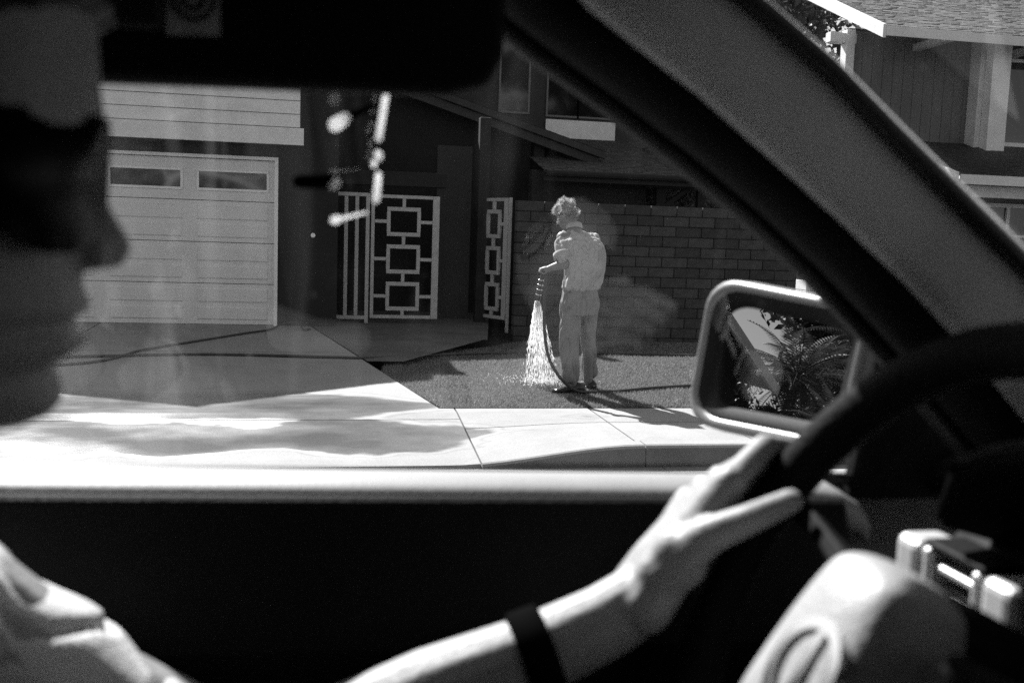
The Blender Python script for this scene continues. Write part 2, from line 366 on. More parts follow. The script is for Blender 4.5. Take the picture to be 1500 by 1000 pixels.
# ------------------------------------------------------------------ shingled roof helper
def shingles(name, o, ux, uy, nx, ny, mat, parent, keep=None, t=.012):
    """courses of uneven shingles on the parallelogram o + s*ux + t*uy (uy up the slope); one joined mesh"""
    o, ux, uy = Vector(o), Vector(ux), Vector(uy); nn = ux.cross(uy).normalized(); g = G()
    if nn.z < 0: nn = -nn
    for j in range(ny):
        s = random.uniform(-1, 0)
        while s < nx:
            w = random.uniform(.7, 1.3); a, b = max(0, s), min(nx, s+w-.06); s += w
            if b-a < .1: continue
            if keep and not keep((a+b)/2/nx, (j+.5)/ny): continue
            lo = j+random.uniform(-.12, .05); hi = j+1.15
            k = t*random.uniform(.7, 1.7)
            p = lambda q, r, h: o + ux*(q/nx) + uy*(max(0, r)/ny) + nn*h
            g.add([p(a, lo, k), p(b, lo, k), p(b, hi, .003), p(a, hi, .003), p(a, lo, 0), p(b, lo, 0)], [(0, 1, 2, 3), (4, 5, 1, 0), (5, 2, 1), (4, 0, 3)])
    q = ob(name, g, mat, parent); q['kind'] = 'stuff'; return q
# ------------------------------------------------------------------ the house across the street
H = thing('house', (-2.4, 12.2, .29), 'dark stucco house with a white garage door and white gable siding', 'house')
GY = 12.2
dx0, dx1, dz0, dz1 = -5.35, -.47, .292, 2.235
g = G(); g.box(-6.3, dx0-.05, GY, 12.4, .1, 3.05); ob('garage_wall', g, M_stucco, H)
g = G(); g.box(dx1+.02, .26, GY, 12.4, .1, 3.3); ob('garage_wall', g, M_stucco, H)
g = G(); g.box(dx0-.05, dx1+.02, GY-.004, 12.4, dz1+.035, 2.62); ob('header', g, M_stucco2, H)
gd = bpy.data.objects.new('garage_door', None); gd.location = (-2.9, 12.25, .29); link(gd, H); gd.matrix_parent_inverse = Matrix.Translation(-Vector(H.location))
nsec = 4; sh = (dz1-dz0)/nsec; cols = 5; cw = (dx1-dx0)/cols
for s in range(nsec):
    z0, z1 = dz0+s*sh+.004, dz0+(s+1)*sh-.004
    if s < 3:
        g = G(); g.box(dx0, dx1, GY+.05, GY+.09, z0, z1); ob('door_section', g, M_door, gd)
        for c in range(cols):
            xa, xb = dx0+c*cw+.08, dx0+(c+1)*cw-.08
            for za, zb in ((z0+.05, z0+sh*.5-.035), (z0+sh*.5+.015, z1-.05)):
                g = G(); r0 = [(xa, GY+.051, za), (xb, GY+.051, za), (xb, GY+.051, zb), (xa, GY+.051, zb)]
                i = .014; r1 = [(xa+i, GY+.036, za+i), (xb-i, GY+.036, za+i), (xb-i, GY+.036, zb-i), (xa+i, GY+.036, zb-i)]
                g.loft([r0, r1], cap=False); g.add(r1, [(3, 2, 1, 0)]); ob('raised_panel', g, M_door, gd)
    else:
        za, zb = z0+.11, z1-.125
        za, zb = 1.868, 2.106
        g = G(); g.box(dx0, dx1, GY+.05, GY+.09, z0, za); ob('door_section', g, M_door, gd)
        g = G(); g.box(dx0, dx1, GY+.05, GY+.09, zb, z1); ob('door_section', g, M_door, gd)
        for c in range(cols):
            xa, xb = dx0+c*cw+.08, dx0+(c+1)*cw-.08
            g = G(); g.box(xa-.16 if c else dx0, xa, GY+.05, GY+.09, za, zb)
            ob('door_stile', g, M_door, gd)
            if c == cols-1: ob('door_stile', G().box(xb, dx1, GY+.05, GY+.09, za, zb), M_door, gd)
            g = G(); f = .024
            g.box(xa, xb, GY+.03, GY+.049, za-.004, za+f); g.box(xa, xb, GY+.03, GY+.049, zb-f, zb+.004)
            g.box(xa-.004, xa+f, GY+.032, GY+.0485, za+f, zb-f); g.box(xb-f, xb+.004, GY+.032, GY+.0485, za+f, zb-f)
            ob('window_frame', g, M_white, gd, bevel=.003)
            g = G(); g.box(xa+f-.006, xb-f+.006, GY+.055, GY+.06, za+f-.01, zb-f+.01); ob('window_pane', g, M_pane, gd)
g = G(); g.box(dx1-.012, dx1+.03, GY-.02, GY+.06, .28, dz1+.03); g.box(dx0-.03, dx1+.03, GY-.018, GY+.05, dz1+.003, dz1+.04); ob('door_trim', g, M_white, H)
# white gable siding above, board by board
def rake_z(x): return 4.22 - .52*abs(x+2.35)
zb = 2.602; i = 0
while zb < 4.15:
    h = .152; x1 = -.19; x0 = -4.6
    if rake_z(x1) < zb+h: x1 = -2.35+(4.22-zb-h)/.52
    if rake_z(x0) < zb+h: x0 = -2.35-(4.22-zb-h)/.52
    if x1 > x0+.2:
        g = G(); g.prism([(x0, 11.92, zb+.006), (x0, 11.90, zb+.006), (x0, 11.915, zb+h), (x0, 11.935, zb+h)], (x1-x0, 0, 0)); ob('siding_board', g, M_white2, H)
    zb += h; i += 1
g = G(); g.box(-4.62, -.146, 11.865, 11.90, 2.405, 2.598); ob('fascia_board', g, M_white2, H, bevel=.004)
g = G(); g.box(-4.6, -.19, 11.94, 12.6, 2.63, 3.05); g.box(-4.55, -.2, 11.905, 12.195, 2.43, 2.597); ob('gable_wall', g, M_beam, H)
rf = bpy.data.objects.new('garage_roof', None); rf.location = (-2.35, 13, 4); link(rf, H); rf.matrix_parent_inverse = Matrix.Translation(-Vector(H.location))
for sgn, xe in ((1, -.02), (-1, -6.5)):
    a = (-2.35, 11.78, rake_z(-2.35)+.05); b = (xe, 11.78, rake_z(xe)+.05) if sgn > 0 else (xe, 11.78, rake_z(xe)+.05)
    g = G(); g.prism([a, b, (b[0], b[1], b[2]+.07), (a[0], a[1], a[2]+.07)], (0, 4.2, 0)); ob('roof_deck', g, M_roofbase, rf)
    shingles('shingle', (b[0], 11.78, b[2]+.072), (0, 4.2, 0), (a[0]-b[0], 0, a[2]-b[2]), 14, 24, M_shingle_d, rf)
g = G(); g.prism([(-4.55, 11.95, 2.9), (-.2, 11.95, 2.9), (-.2, 11.95, rake_z(-.2)), (-2.35, 11.95, 4.22), (-4.55, 11.95, rake_z(-4.55))], (0, .2, 0)); ob('gable_wall', g, M_stucco, H)
g = G(); g.box(-6.28, .24, 12.42, 19, .1, 3.0); ob('garage_body', g, M_stucco, H)
g = G(); g.box(.05, .255, 12.401, 14.1, .1, 3.2); ob('garage_side_wall', g, M_stucco, H)
g = G(); g.box(.26, 3.0, 14.31, 20, .1, 2.75); ob('house_body', g, M_stucco, H)
# entry: recessed dark wall, post, beam over the gates
g = G(); g.prism([(.2, 14.1, .1), (3.0, 14.1, .1), (3.0, 14.1, 2.9), (.2, 14.1, 3.75)], (0, .2, 0)); ob('entry_wall', g, M_stucco, H)
g = G(); g.box(.26, 1.62, 12.62, 12.80, 2.02, 2.2); ob('gate_beam', g, M_beam, H, bevel=.01)
g = G(); g.box(2.06, 2.2, 12.85, 13.0, .2, 2.95); ob('entry_post', g, M_beam, H, bevel=.008)
g = G(); g.box(1.56, 2.02, 13.2, 13.32, .2, 2.6); ob('entry_wall', g, M_stucco2, H)
g = G(); g.box(.30, .42, 12.9, 13.02, .2, 2.1); ob('entry_post', g, M_beam, H)
# entry roof: slope falling to the right, double rake boards
def ez(x): return 3.40 - .302*(x-1.58)
er = bpy.data.objects.new('entry_roof', None); er.location = (2, 14, 3.2); link(er, H); er.matrix_parent_inverse = Matrix.Translation(-Vector(H.location))
g = G(); g.prism([(-.6, 13.75, ez(-.6)-.10), (3.95, 13.75, ez(3.95)-.10), (3.95, 13.75, ez(3.95)-.02), (-.6, 13.75, ez(-.6)-.02)], (0, 2.2, 0)); ob('roof_deck', g, M_roofbase, er)
g = G(); g.prism([(-.6, 13.68, ez(-.6)-.115), (3.98, 13.68, ez(3.98)-.115), (3.98, 13.68, ez(3.98)-.02), (-.6, 13.68, ez(-.6)-.02)], (0, .06, 0)); ob('rake_board', g, pm('brown_paint', .035, .6, .3, .2, 5), er, bevel=.004)
g = G(); g.prism([(-.6, 13.74, ez(-.6)-.24), (3.9, 13.74, ez(3.9)-.24), (3.9, 13.74, ez(3.9)-.12), (-.6, 13.74, ez(-.6)-.12)], (0, .05, 0)); ob('rake_board', g, pm('brown_paint', .035), er, bevel=.004)
shingles('shingle', (3.98, 13.68, ez(3.98)-.018), (0, 2.2, 0), (-4.58, 0, .302*4.58), 10, 26, M_shingle_d, er)
g = G(); g.box(3.0, 3.15, 13.9, 14.05, .2, ez(3.1)-.2); ob('entry_post', g, M_beam, H)
# upper storey set back, with windows
UY = 16.0
g = G(); g.box(.6, 6.0, UY, UY+.25, 2.5, 4.72); ob('upper_wall', g, M_stucco2, H)
for xa, xb, za, zb2 in ((2.87, 3.32, 3.42, 4.46), (3.65, 4.14, 3.40, 4.42), (4.17, 4.67, 3.40, 4.42), (1.2, 1.9, 3.42, 4.46)):
    wi = bpy.data.objects.new('window', None); wi.location = ((xa+xb)/2, UY, za); link(wi, H); wi.matrix_parent_inverse = Matrix.Translation(-Vector(H.location))
    g = G(); f = .03
    g.box(xa-f, xb+f, UY-.03, UY-.004, za-f, za); g.box(xa-f, xb+f, UY-.03, UY-.004, zb2, zb2+f); g.box(xa-f, xa, UY-.032, UY-.005, za, zb2); g.box(xb, xb+f, UY-.032, UY-.005, za, zb2)
    ob('frame', g, pm('window_metal', .12, .45, .5, .1, 6), wi)
    g = G(); g.box(xa, xb, UY-.016, UY-.006, za, zb2); ob('pane', g, M_pane, wi)
g = G(); g.box(3.62, 4.79, UY-.05, UY-.035, 3.03, 3.33); ob('sill_panel', g, M_white2, H, bevel=.004)
g = G(); g.box(.4, 6.2, UY-.62, UY-.58, 4.62, 4.82); ob('upper_fascia', g, M_white2, H, bevel=.004)
g = G(); g.box(.4, 6.2, UY-.578, UY+3.2, 4.73, 4.80); ob('upper_eave', g, M_white, H)
g = G(); g.prism([(.4, UY-.6, 4.825), (6.2, UY-.6, 4.825), (6.2, UY+1.5, 5.35), (.4, UY+1.5, 5.35)], (0, 0, .05)); ob('upper_roof', g, M_shingle_d, H)
# low hip roof over the side wing
lr = bpy.data.objects.new('low_roof', None); lr.location = (4, 14, 2.4); link(lr, H); lr.matrix_parent_inverse = Matrix.Translation(-Vector(H.location))
LY, LZ = 12.95, 2.315; TY, TZ = 15.95, 3.03
LX0, LX1, TX1 = 2.95, 5.30, 5.98-.75
g = G(); g.add([(LX0, LY, LZ), (LX1, LY, LZ), (TX1-.05, TY, TZ), (LX0, TY, TZ), (LX1+.9, TY, LZ)], [(0, 1, 2, 3), (1, 4, 2)]); ob('roof_deck', g, M_roofbase, lr)
shingles('shingle', (LX0, LY, LZ+.004), (LX1-LX0, 0, 0), (0, TY-LY, TZ-LZ), 22, 26, M_shingle, lr, keep=lambda a, b: True)
g = G(); g.box(LX0-.02, LX1+.02, LY-.05, LY-.005, LZ-.13, LZ+.005); ob('eave_fascia', g, M_beam, lr, bevel=.004)
g = G(); g.tube([(LX0, LY-.09, LZ-.03), (LX1+.05, LY-.09, LZ-.03)], .045, 10); ob('rain_gutter', g, M_beam, lr)
g = G(); g.box(2.9, 4.55, 13.5, 13.7, .2, 2.36); ob('wing_wall', g, M_stucco2, H)
g = G(); g.box(4.6, 4.72, 13.2, 13.32, .2, 2.26); g.box(5.2, 5.3, 13.2, 13.3, .2, 2.26); ob('carport_post', g, M_beam, H)
g = G(); g.bar((4.72, 13.25, 1.92), (5.12, 13.25, 2.22), .06, .08, (0, 1, 0)); ob('carport_brace', g, M_beam, H)
g = G(); g.box(4.4, 5.36, 13.1, 13.2, 2.17, 2.27); ob('carport_beam', g, M_beam, H)
# doorbell / lock ring beside the gates
g = G(); g.tube([(-.03, 12.185, 1.38), (-.03, 12.2, 1.38)], .028, 16); ob('bell_push', g, M_white, H, bevel=.004)
# ------------------------------------------------------------------ the white iron gates
def barset(name, parent, segs, w=.03, d=.03, y=0.):
    for a, b in segs:
        g = G(); g.bar(a, b, w, d, (0, 1, 0)); ob(name, g, M_iron, parent, bevel=.003)
def flat_gate(root, P, W, H0, H1, x0):
    pass
GT = 12.62
gp = thing('gate_panel', (.35, GT, .3), 'fixed white iron panel of plain upright bars beside the garage', 'gate')
x0, x1, z0, z1 = .105, .635, .37, 1.90
barset('rail', gp, [((x0, GT, z1), (x1, GT, z1)), ((x0, GT, z0), (x1, GT, z0))], .045, .04)
for k, x in enumerate(np.linspace(x0, x1, 5)): barset('upright', gp, [((x, GT, z1-.024 if 0 < k < 4 else z1+.02), (x, GT, z0+.024 if 0 < k < 4 else (.31 if k == 0 else .25)))], .046, .034)
def rect_gate(root, to, W, z0, z1):
    """three linked rectangles in a frame; to(u, z) maps gate coordinates to the world"""
    up_ = to(0, 0) - to(0, 0)
    def seg(name, u0, za, u1, zb2, w=.042, d=.034):
        a, b = to(u0, za), to(u1, zb2); nrm = (to(1, 0)-to(0, 0)).cross(Vector((0, 0, 1))).normalized()
        g = G(); g.bar(a, b, w, d, nrm); ob(name, g, M_iron, root, bevel=.003)
    seg('stile', 0, z0-.02, 0, z1+.02); seg('stile', W, z0-.02, W, z1+.02, .085)
    seg('rail', .022, z1, W-.044, z1); seg('rail', .022, z0, W-.044, z0)
    pitch = (z1-z0)/3.22; m_ = W/2-.01; rw = W*.265
    for k in range(3):
        c = z1-pitch*(.62+k*1.0)-.02; hh = pitch*.335
        seg('rectangle_bar', m_-rw, c+hh, m_+rw, c+hh, .05); seg('rectangle_bar', m_-rw, c-hh, m_+rw, c-hh, .05)
        seg('rectangle_bar', m_-rw+.02, c-hh+.026, m_-rw+.02, c+hh-.026, .046); seg('rectangle_bar', m_+rw-.02, c-hh+.026, m_+rw-.02, c+hh-.026, .046)
        seg('link', .022, c, m_-rw-.004, c); seg('link', m_+rw+.004, c, W-.044, c)
        top = z1-.022 if k == 0 else c+pitch-hh-.026
        seg('link', m_, c+hh+.026, m_, top)
    seg('link', m_, z0+.022, m_, z1-pitch*2.62-.02-pitch*.335-.026)
gm = thing('iron_gate', (1.1, GT, .3), 'closed white iron gate with three linked rectangles', 'gate')
rect_gate(gm, lambda u, z: Vector((.70+u, GT, z)), .79, .385, 1.89)
gs = thing('iron_gate', (2.4, 12.5, .3), 'white iron gate with rectangles seen nearly edge on, standing open', 'gate')
rect_gate(gs, lambda u, z: Vector((2.14+u*.31, 12.95-u*.62, z)), .75, .40, 1.905)
g = G(); g.box(2.385, 2.425, 12.40, 12.44, .22, 1.93); ob('gate_post', g, M_iron, gs, bevel=.003)
# ------------------------------------------------------------------ garden wall of concrete blocks
WY = 12.2
wall = thing('block_wall', (5, WY, .17), 'grey concrete block garden wall behind the lawn', 'wall')
g = G(); g.box(2.5, 9.3, WY+.02, WY+.13, .1, 1.87); ob('mortar', g, M_mortar, wall)
BL, BH = .348, .1305; bm_cache = {}
for r in range(14):
    z1 = 1.89-r*BH; xx = 2.45 + (BL/2 if r % 2 else 0)
    if r % 2:
        g = G(); g.box(2.45, 2.45+BL/2-.009, WY, WY+.15, z1-BH+.008, z1); ob('block', g, M_block[r % 3], wall, bevel=.006, seg=1)
    while xx < 9.2:
        k = random.randrange(3)
        if k not in bm_cache:
            g = G(); g.box(0, BL-.009, 0, .15, 0, BH-.008); bm_cache[k] = mesh_of(g, 'block'); bm_cache[k].materials.append(M_block[k])
        if xx+BL < 9.4:
            o = bpy.data.objects.new('block', bm_cache[k]); o.location = (xx, WY+random.uniform(-.004, .004), z1-BH+.008); o.rotation_euler = (0, random.uniform(-.004, .004), random.uniform(-.006, .006)); COL.objects.link(o)
            o.parent = wall; o.matrix_parent_inverse = Matrix.Translation(-Vector(wall.location))
            b = o.modifiers.new('bevel', 'BEVEL'); b.width = .006; b.segments = 1
        xx += BL
# white pillar by the boundary
pl = thing('brick_pillar', (4.95, 9.3, .17), 'small white brick pillar with a flat cap above the car mirror', 'pillar')
for r in range(10):
    z = .17+r*.106
    mt = M_beam if r == 9 else M_white2
    for k in range(2):
        x0 = 4.83+k*.125+(.0 if r % 2 else .0); s = .03 if r % 2 else -.03
        g = G(); g.box(4.83 if k == 0 else 4.955+s+.003, 4.955+s-.003 if k == 0 else 5.08, 9.22, 9.45, z, z+.1); ob('brick', g, mt, pl, bevel=.004)
g = G(); g.box(4.835, 5.075, 9.226, 9.444, .16, 1.22); ob('mortar', g, pm('pale_mortar', .25, .9), pl)
g = G(); g.box(4.80, 5.11, 9.19, 9.48, 1.232, 1.272); ob('cap', g, M_white, pl, bevel=.01)
# ------------------------------------------------------------------ neighbour on the right
N_ = thing('house', (11, 16, .2), 'neighbouring house with white posts, upright boards and two shingled roofs', 'house')
NW = pm('grey_board', .16, .85, .2, .1, 3, .2, 40, stretch=(1, 1, .2), fine=.06)
g = G(); g.box(9.15, 15.5, 16.5, 16.8, 2.9, 5.25); ob('wall', g, M_mortar, N_)
xx = 9.2
while xx < 11.9:
    g = G(); g.box(xx, xx+.196, 16.46, 16.499, 3.0, 5.2); ob('siding_board', g, NW, N_, bevel=.004); xx += .204
for (xa, xb, yy) in ((9.04, 9.20, 16.38), (11.62, 11.98, 15.95)):
    g = G(); g.box(xa, xb, yy, yy+.2, 3.0, 5.2); ob('post', g, M_white, N_, bevel=.006)
g = G(); g.box(11.52, 11.64, 16.16, 16.45, 3.0, 5.2); ob('post', g, M_white2, N_, bevel=.006)
ur = bpy.data.objects.new('upper_roof', None); ur.location = (11, 16, 5.3); link(ur, N_); ur.matrix_parent_inverse = Matrix.Translation(-Vector(N_.location))
EY, EZ, EX = 15.5, 5.10, 9.22
g = G(); g.prism([(EX, EY, EZ), (16, EY, EZ), (16, EY+4, EZ+1.75), (EX, EY+4, EZ+1.75)], (0, 0, -.05)); ob('roof_deck', g, M_white2, ur)
shingles('shingle', (EX, EY-.03, EZ+.006), (7, 0, 0), (0, 4, 1.75), 40, 34, pm('pale_shingle', .2, .85, .2, .35, 9, .5, 60, fine=.3), ur)
g = G(); g.box(EX, 16, EY-.06, EY-.03, EZ-.16, EZ+.0); ob('eave_fascia', g, M_white, ur, bevel=.004)
g = G(); g.prism([(EX-.06, EY-.06, EZ-.20), (EX-.06, EY+4, EZ+1.55), (EX-.06, EY+4, EZ+1.78), (EX-.06, EY-.06, EZ+.02)], (.055, 0, 0)); ob('rake_board', g, M_white, ur, bevel=.004)
for x in (10.35, 12.25, 14):
    g = G(); g.box(x, x+.13, EY-.02, 16.45, EZ-.17, EZ-.055); ob('rafter_end', g, M_white2, ur, bevel=.004)
g = G(); g.box(8.75, 9.25, 16.42, 16.6, 4.98, 5.15); ob('beam_end', g, M_white, N_, bevel=.006)
wi = bpy.data.objects.new('window', None); wi.location = (12.8, 16.4, 3.4); link(wi, N_); wi.matrix_parent_inverse = Matrix.Translation(-Vector(N_.location))
g = G(); g.box(12.0, 14.4, 16.45, 16.47, 3.42, 4.88); ob('pane', g, M_pane, wi)
g = G(); g.box(12.0, 14.4, 16.40, 16.448, 3.36, 3.43); g.box(12.0, 14.4, 16.40, 16.448, 4.86, 4.92); ob('frame', g, M_white, wi)
g = G(); g.box(11.98, 14.5, 16.36, 16.44, 2.95, 3.355); ob('apron_board', g, NW, N_)
nl = bpy.data.objects.new('lower_roof', None); nl.location = (11, 15, 3); link(nl, N_); nl.matrix_parent_inverse = Matrix.Translation(-Vector(N_.location))
FY, FZ, FX = 14.1, 2.63, 9.95
g = G(); g.prism([(FX, FY, FZ), (16, FY, FZ), (16, 16.45, FZ+.72), (FX-.25, 16.45, FZ+.72)], (0, 0, -.05)); ob('roof_deck', g, M_white2, nl)
shingles('shingle', (FX-.12, FY-.03, FZ+.006), (6.3, 0, 0), (0, 2.4, .73), 36, 22, M_shingle_d, nl)
g = G(); g.box(FX-.12, 16, FY-.07, FY-.035, FZ-.15, FZ); ob('eave_fascia', g, M_white, nl, bevel=.004)
g = G(); g.prism([(FX-.2, FY-.06, FZ-.15), (FX-.2, 16.45, FZ+.58), (FX-.2, 16.45, FZ+.76), (FX-.2, FY-.06, FZ+.03)], (.05, 0, 0)); ob('rake_board', g, M_white, nl, bevel=.004)
g = G(); g.box(9.9, 16, 15.4, 15.6, .15, 2.66); ob('lower_wall', g, NW, N_)
g = G(); g.box(10.2, 12.6, 14.25, 14.4, 2.30, 2.48); ob('porch_beam', g, M_white2, N_)
wi = bpy.data.objects.new('window', None); wi.location = (11.2, 15.35, 1.4); link(wi, N_); wi.matrix_parent_inverse = Matrix.Translation(-Vector(N_.location))
g = G(); g.box(11.1, 13.0, 15.36, 15.385, 1.2, 2.2); ob('pane', g, M_pane, wi)
g = G()
for x in (11.06, 11.7, 12.35, 13.0): g.box(x-.03, x+.03, 15.32, 15.358, 1.2, 2.2)
g.box(11.03, 13.03, 15.31, 15.357, 2.2, 2.27); g.box(11.03, 13.03, 15.31, 15.357, 1.7, 1.74); ob('frame', g, M_white, wi)
# ------------------------------------------------------------------ planting
M_leaf = leaf_mat('leaf', .09); M_leaf2 = leaf_mat('leaf_dark', .05); M_bark = pm('bark', .07, .9, .1, .35, 8, .8, 40, stretch=(1, 1, .3))
def leaves(blobs, n, size):
    g = G()
    for c, r in blobs:
        c = Vector(c)
        for _ in range(n):
            d = Vector((random.gauss(0, 1), random.gauss(0, 1), random.gauss(0, 1))).normalized()*random.uniform(.45, 1.0)
            p = c + Vector((d.x*r[0], d.y*r[1], d.z*r[2])); s = size*random.uniform(.6, 1.4)
            a = Vector((random.gauss(0, 1), random.gauss(0, 1), random.gauss(0, 1))).normalized(); b = a.orthogonal().normalized()
            b = Matrix.Rotation(random.uniform(0, 6.28), 3, a) @ b
            g.add([p-a*s, p+b*s*.42, p+a*s, p-b*s*.42], [(0, 1, 2, 3)])
    return g
def tree(name, loc, h, r, nb, n, size, mat, label, group=None):
    t = thing(name, loc, label, 'tree', group); x, y, z = loc
    g = G(); top = Vector((x+.1, y, z+h*.62)); g.tube(catmull([(x, y, z-.1), (x+.08, y, z+h*.3), top], 5), [.17-.008*i for i in range(11)], 9)
    bl = []
    for k in range(nb):
        a = random.uniform(0, 6.28); q = random.uniform(.1, .8)*r; c = (x+math.cos(a)*q, y+math.sin(a)*q, z+h*random.uniform(.5, .93)); rr_ = r*random.uniform(.28, .5)
        bl.append((c, (rr_, rr_, rr_*.75))); g.tube([top-Vector((0, 0, random.uniform(0, h*.2))), Vector(c)], [.06, .015], 5)
    ob('trunk', g, M_bark, t, smooth=True); ob('crown', leaves(bl, n, size), mat, t)
hd = thing('hedge', (7.0, 15.0, .15), 'dense dark hedge showing above the block wall under the car pillar', 'hedge')
ob('foliage', leaves([((4.6+k*.6, 15.0-.1*(k % 3), 1.0+.35*(k % 2)+(.35 if k < 3 else 0)), (.6, .45, 1.35)) for k in range(9)], 1600, .05), M_leaf, hd)
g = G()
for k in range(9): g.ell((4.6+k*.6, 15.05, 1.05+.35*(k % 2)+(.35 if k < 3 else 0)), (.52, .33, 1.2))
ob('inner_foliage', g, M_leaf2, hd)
for k in range(9):
    g = G(); g.tube([(4.6+k*.6, 15.0, .1), (4.65+k*.6, 15.0, 1.3)], [.05, .02], 6); ob('stem', g, M_bark, hd)
tree('tree', (9.6, 23.5, .1), 9.5, 3.0, 16, 650, .13, M_leaf, 'leafy tree rising behind the neighbouring house')
tree('tree', (5.6, 27, .1), 6.5, 2.6, 14, 500, .13, M_leaf2, 'leafy tree behind the low hip roof, mostly hidden by the car pillar')
# seen in the car mirror: palm, hedge and dark house down the street
def frond_mesh(L=2.3):
    g = G(); P = [Vector((L*t, 0, L*(.42*t-.62*t*t))) for t in np.linspace(0, 1, 14)]; g.tube(P, [.022*(1-.8*i/13)+.002 for i in range(14)], 5)
    for i in range(2, 14):
        for s in (-1, 1):
            for q in (0, .5):
                p = P[i-1].lerp(P[i], q); l = .62*math.sin(math.pi*min(1, (i+q)/14+.12))+.1
                tip = p+Vector((.45*l, s*l*.82, -.28*l)); mid = p.lerp(tip, .45)+Vector((0, 0, .03)); w_ = Vector((.022, -s*.008, 0))
                g.add([p, mid+w_, tip, mid-w_], [(0, 1, 2, 3)])
    return mesh_of(g, 'frond')
FM = frond_mesh(); FM.materials.append(leaf_mat('palm_leaf', .12))
def palm(loc, h, nf, label, sc=1.):
    t = thing('palm_tree', loc, label, 'tree', 'palm trees seen in the car mirror'); x, y, z = loc; g = G()
    pts = [(x+.15*math.sin(k*.5), y, z+h*k/12) for k in range(13)]
    rings = []
    for k in range(13*3): rings.append((x+.12*math.sin(k/6), y, z-.1+h*k/38))
    g.tube(rings, [(.17 if k % 3 else .2)*(1.15-.3*k/38) for k in range(39)], 10); ob('trunk', g, M_bark, t)
    for k in range(nf):
        o = bpy.data.objects.new('frond', FM); e = random.uniform(-60, 65)
        o.location = (rings[-1][0], y, z+h*.985); o.rotation_euler = (0, R(-e), k*2.399); o.scale = [sc*random.uniform(.8, 1.15)]*3
        COL.objects.link(o); o.parent = t; o.matrix_parent_inverse = Matrix.Translation(-Vector(t.location))
palm((-22.9, 16.6, .1), 4.0, 44, 'palm with a full crown of fronds, seen in the middle of the car mirror', .95)
palm((-21.0, 13.4, .1), 2.4, 36, 'low bushy palm in front of the others, seen in the car mirror', .8)
palm((-27, 17.5, .1), 6.2, 22, 'taller palm farther back at the edge of the car mirror', 1.)
sb = thing('shrub', (-18, 12.6, .1), 'dark leafy shrubs at the foot of the palms, seen in the car mirror', 'shrub')
ob('foliage', leaves([((-30+k*1.1, 17.2-.7*(k % 2), 1.3+.5*(k % 3)), (1.0, .9, 1.5)) for k in range(15)], 800, .10), M_leaf2, sb)
g = G()
for k in range(15): g.ell((-30+k*1.1, 17.4-.7*(k % 2), 1.2+.5*(k % 3)), (.95, .6, 1.35))
ob('inner_foliage', g, M_leaf2, sb)
tree('tree', (-32, 20.5, .1), 10, 4.2, 18, 520, .2, M_leaf2, 'dark broad tree behind the palms, seen at the right of the car mirror')
N2 = thing('house', (-10.5, 12, .15), 'dark gabled house down the street, seen only in the car mirror', 'house')
g = G(); g.prism([(-13.4, 11.5, .1), (-7.2, 11.5, .1), (-7.2, 11.5, 3.4), (-9, 11.5, 4.6), (-13.4, 11.5, 2.9)], (0, 8, 0)); ob('wall', g, M_stucco, N2)
g = G(); g.prism([(-14.2, 11.1, 2.62), (-9, 11.1, 4.64), (-9, 11.1, 4.84), (-14.2, 11.1, 2.80)], (0, .08, 0)); ob('rake_board', g, M_white2, N2)
g = G(); g.prism([(-14.2, 11.18, 2.70), (-9, 11.18, 4.72), (-9, 11.18, 4.82), (-14.2, 11.18, 2.80)], (0, 8.6, 0)); g2 = G(); g2.prism([(-9, 11.18, 4.72), (-6.6, 11.18, 3.2), (-6.6, 11.18, 3.3), (-9, 11.18, 4.82)], (0, 8.6, 0)); ob('roof', g, M_shingle_d, N2); ob('roof', g2, M_shingle_d, N2)
hb = thing('hedge', (-2, -8, .1), 'tall clipped hedge on the near side of the street, mirrored in the garage panes', 'hedge')
ob('foliage', leaves([((-11+k*1.3, -8.4+.4*(k % 2), 1.9), (1.0, .8, 2.1)) for k in range(16)], 420, .13), M_leaf2, hb)
for k, (x, y, h_) in enumerate(((11, -5.6, 9.5), (17, -5.8, 10.0), (24, 8.6, 11.0))):  # unseen trees added ahead to block sky light through the windscreen
    tree('tree', (x, y, .1), h_, 3.6, 15, 380, .19, M_leaf2, ('unseen tree added ahead of the car on its own side to block sky light', 'second unseen tree added farther ahead of the car to block sky light', 'unseen tree added far ahead beyond the neighbouring house to block sky light')[k])
pt = thing('tree', (-4.6, -7.05, .1), 'pale limbed tree on the near side of the street, mirrored in the garage panes', 'tree')
Mpb = pm('pale_bark', .8, .7, .2, .2, 8)
g = G(); g.tube(catmull([(-4.6, -7.05, -.1), (-4.5, -7.0, 1.6), (-4.2, -7, 2.7), (-3.4, -7, 2.95), (-2.8, -7, 2.86), (-2.2, -7, 2.70), (-1.65, -7, 2.48), (-.9, -7, 2.3)], 6), [.16-.0028*i for i in range(43)], 8); ob('trunk', g, Mpb, pt, smooth=True)
g = G(); g.tube(catmull([(-2.9, -7, 2.88), (-2.3, -7, 2.84), (-1.9, -7, 2.86), (-1.55, -7, 3.02), (-1.0, -7, 3.6)], 6), [.05-.001*i for i in range(25)], 8); ob('limb', g, Mpb, pt, smooth=True)
g = G(); g.tube(catmull([(-4.25, -7, 2.6), (-4.7, -7, 3.4), (-5.6, -6.9, 4.6), (-6.2, -6.9, 6)], 6), [.09-.003*i for i in range(19)], 8); ob('limb', g, Mpb, pt, smooth=True)
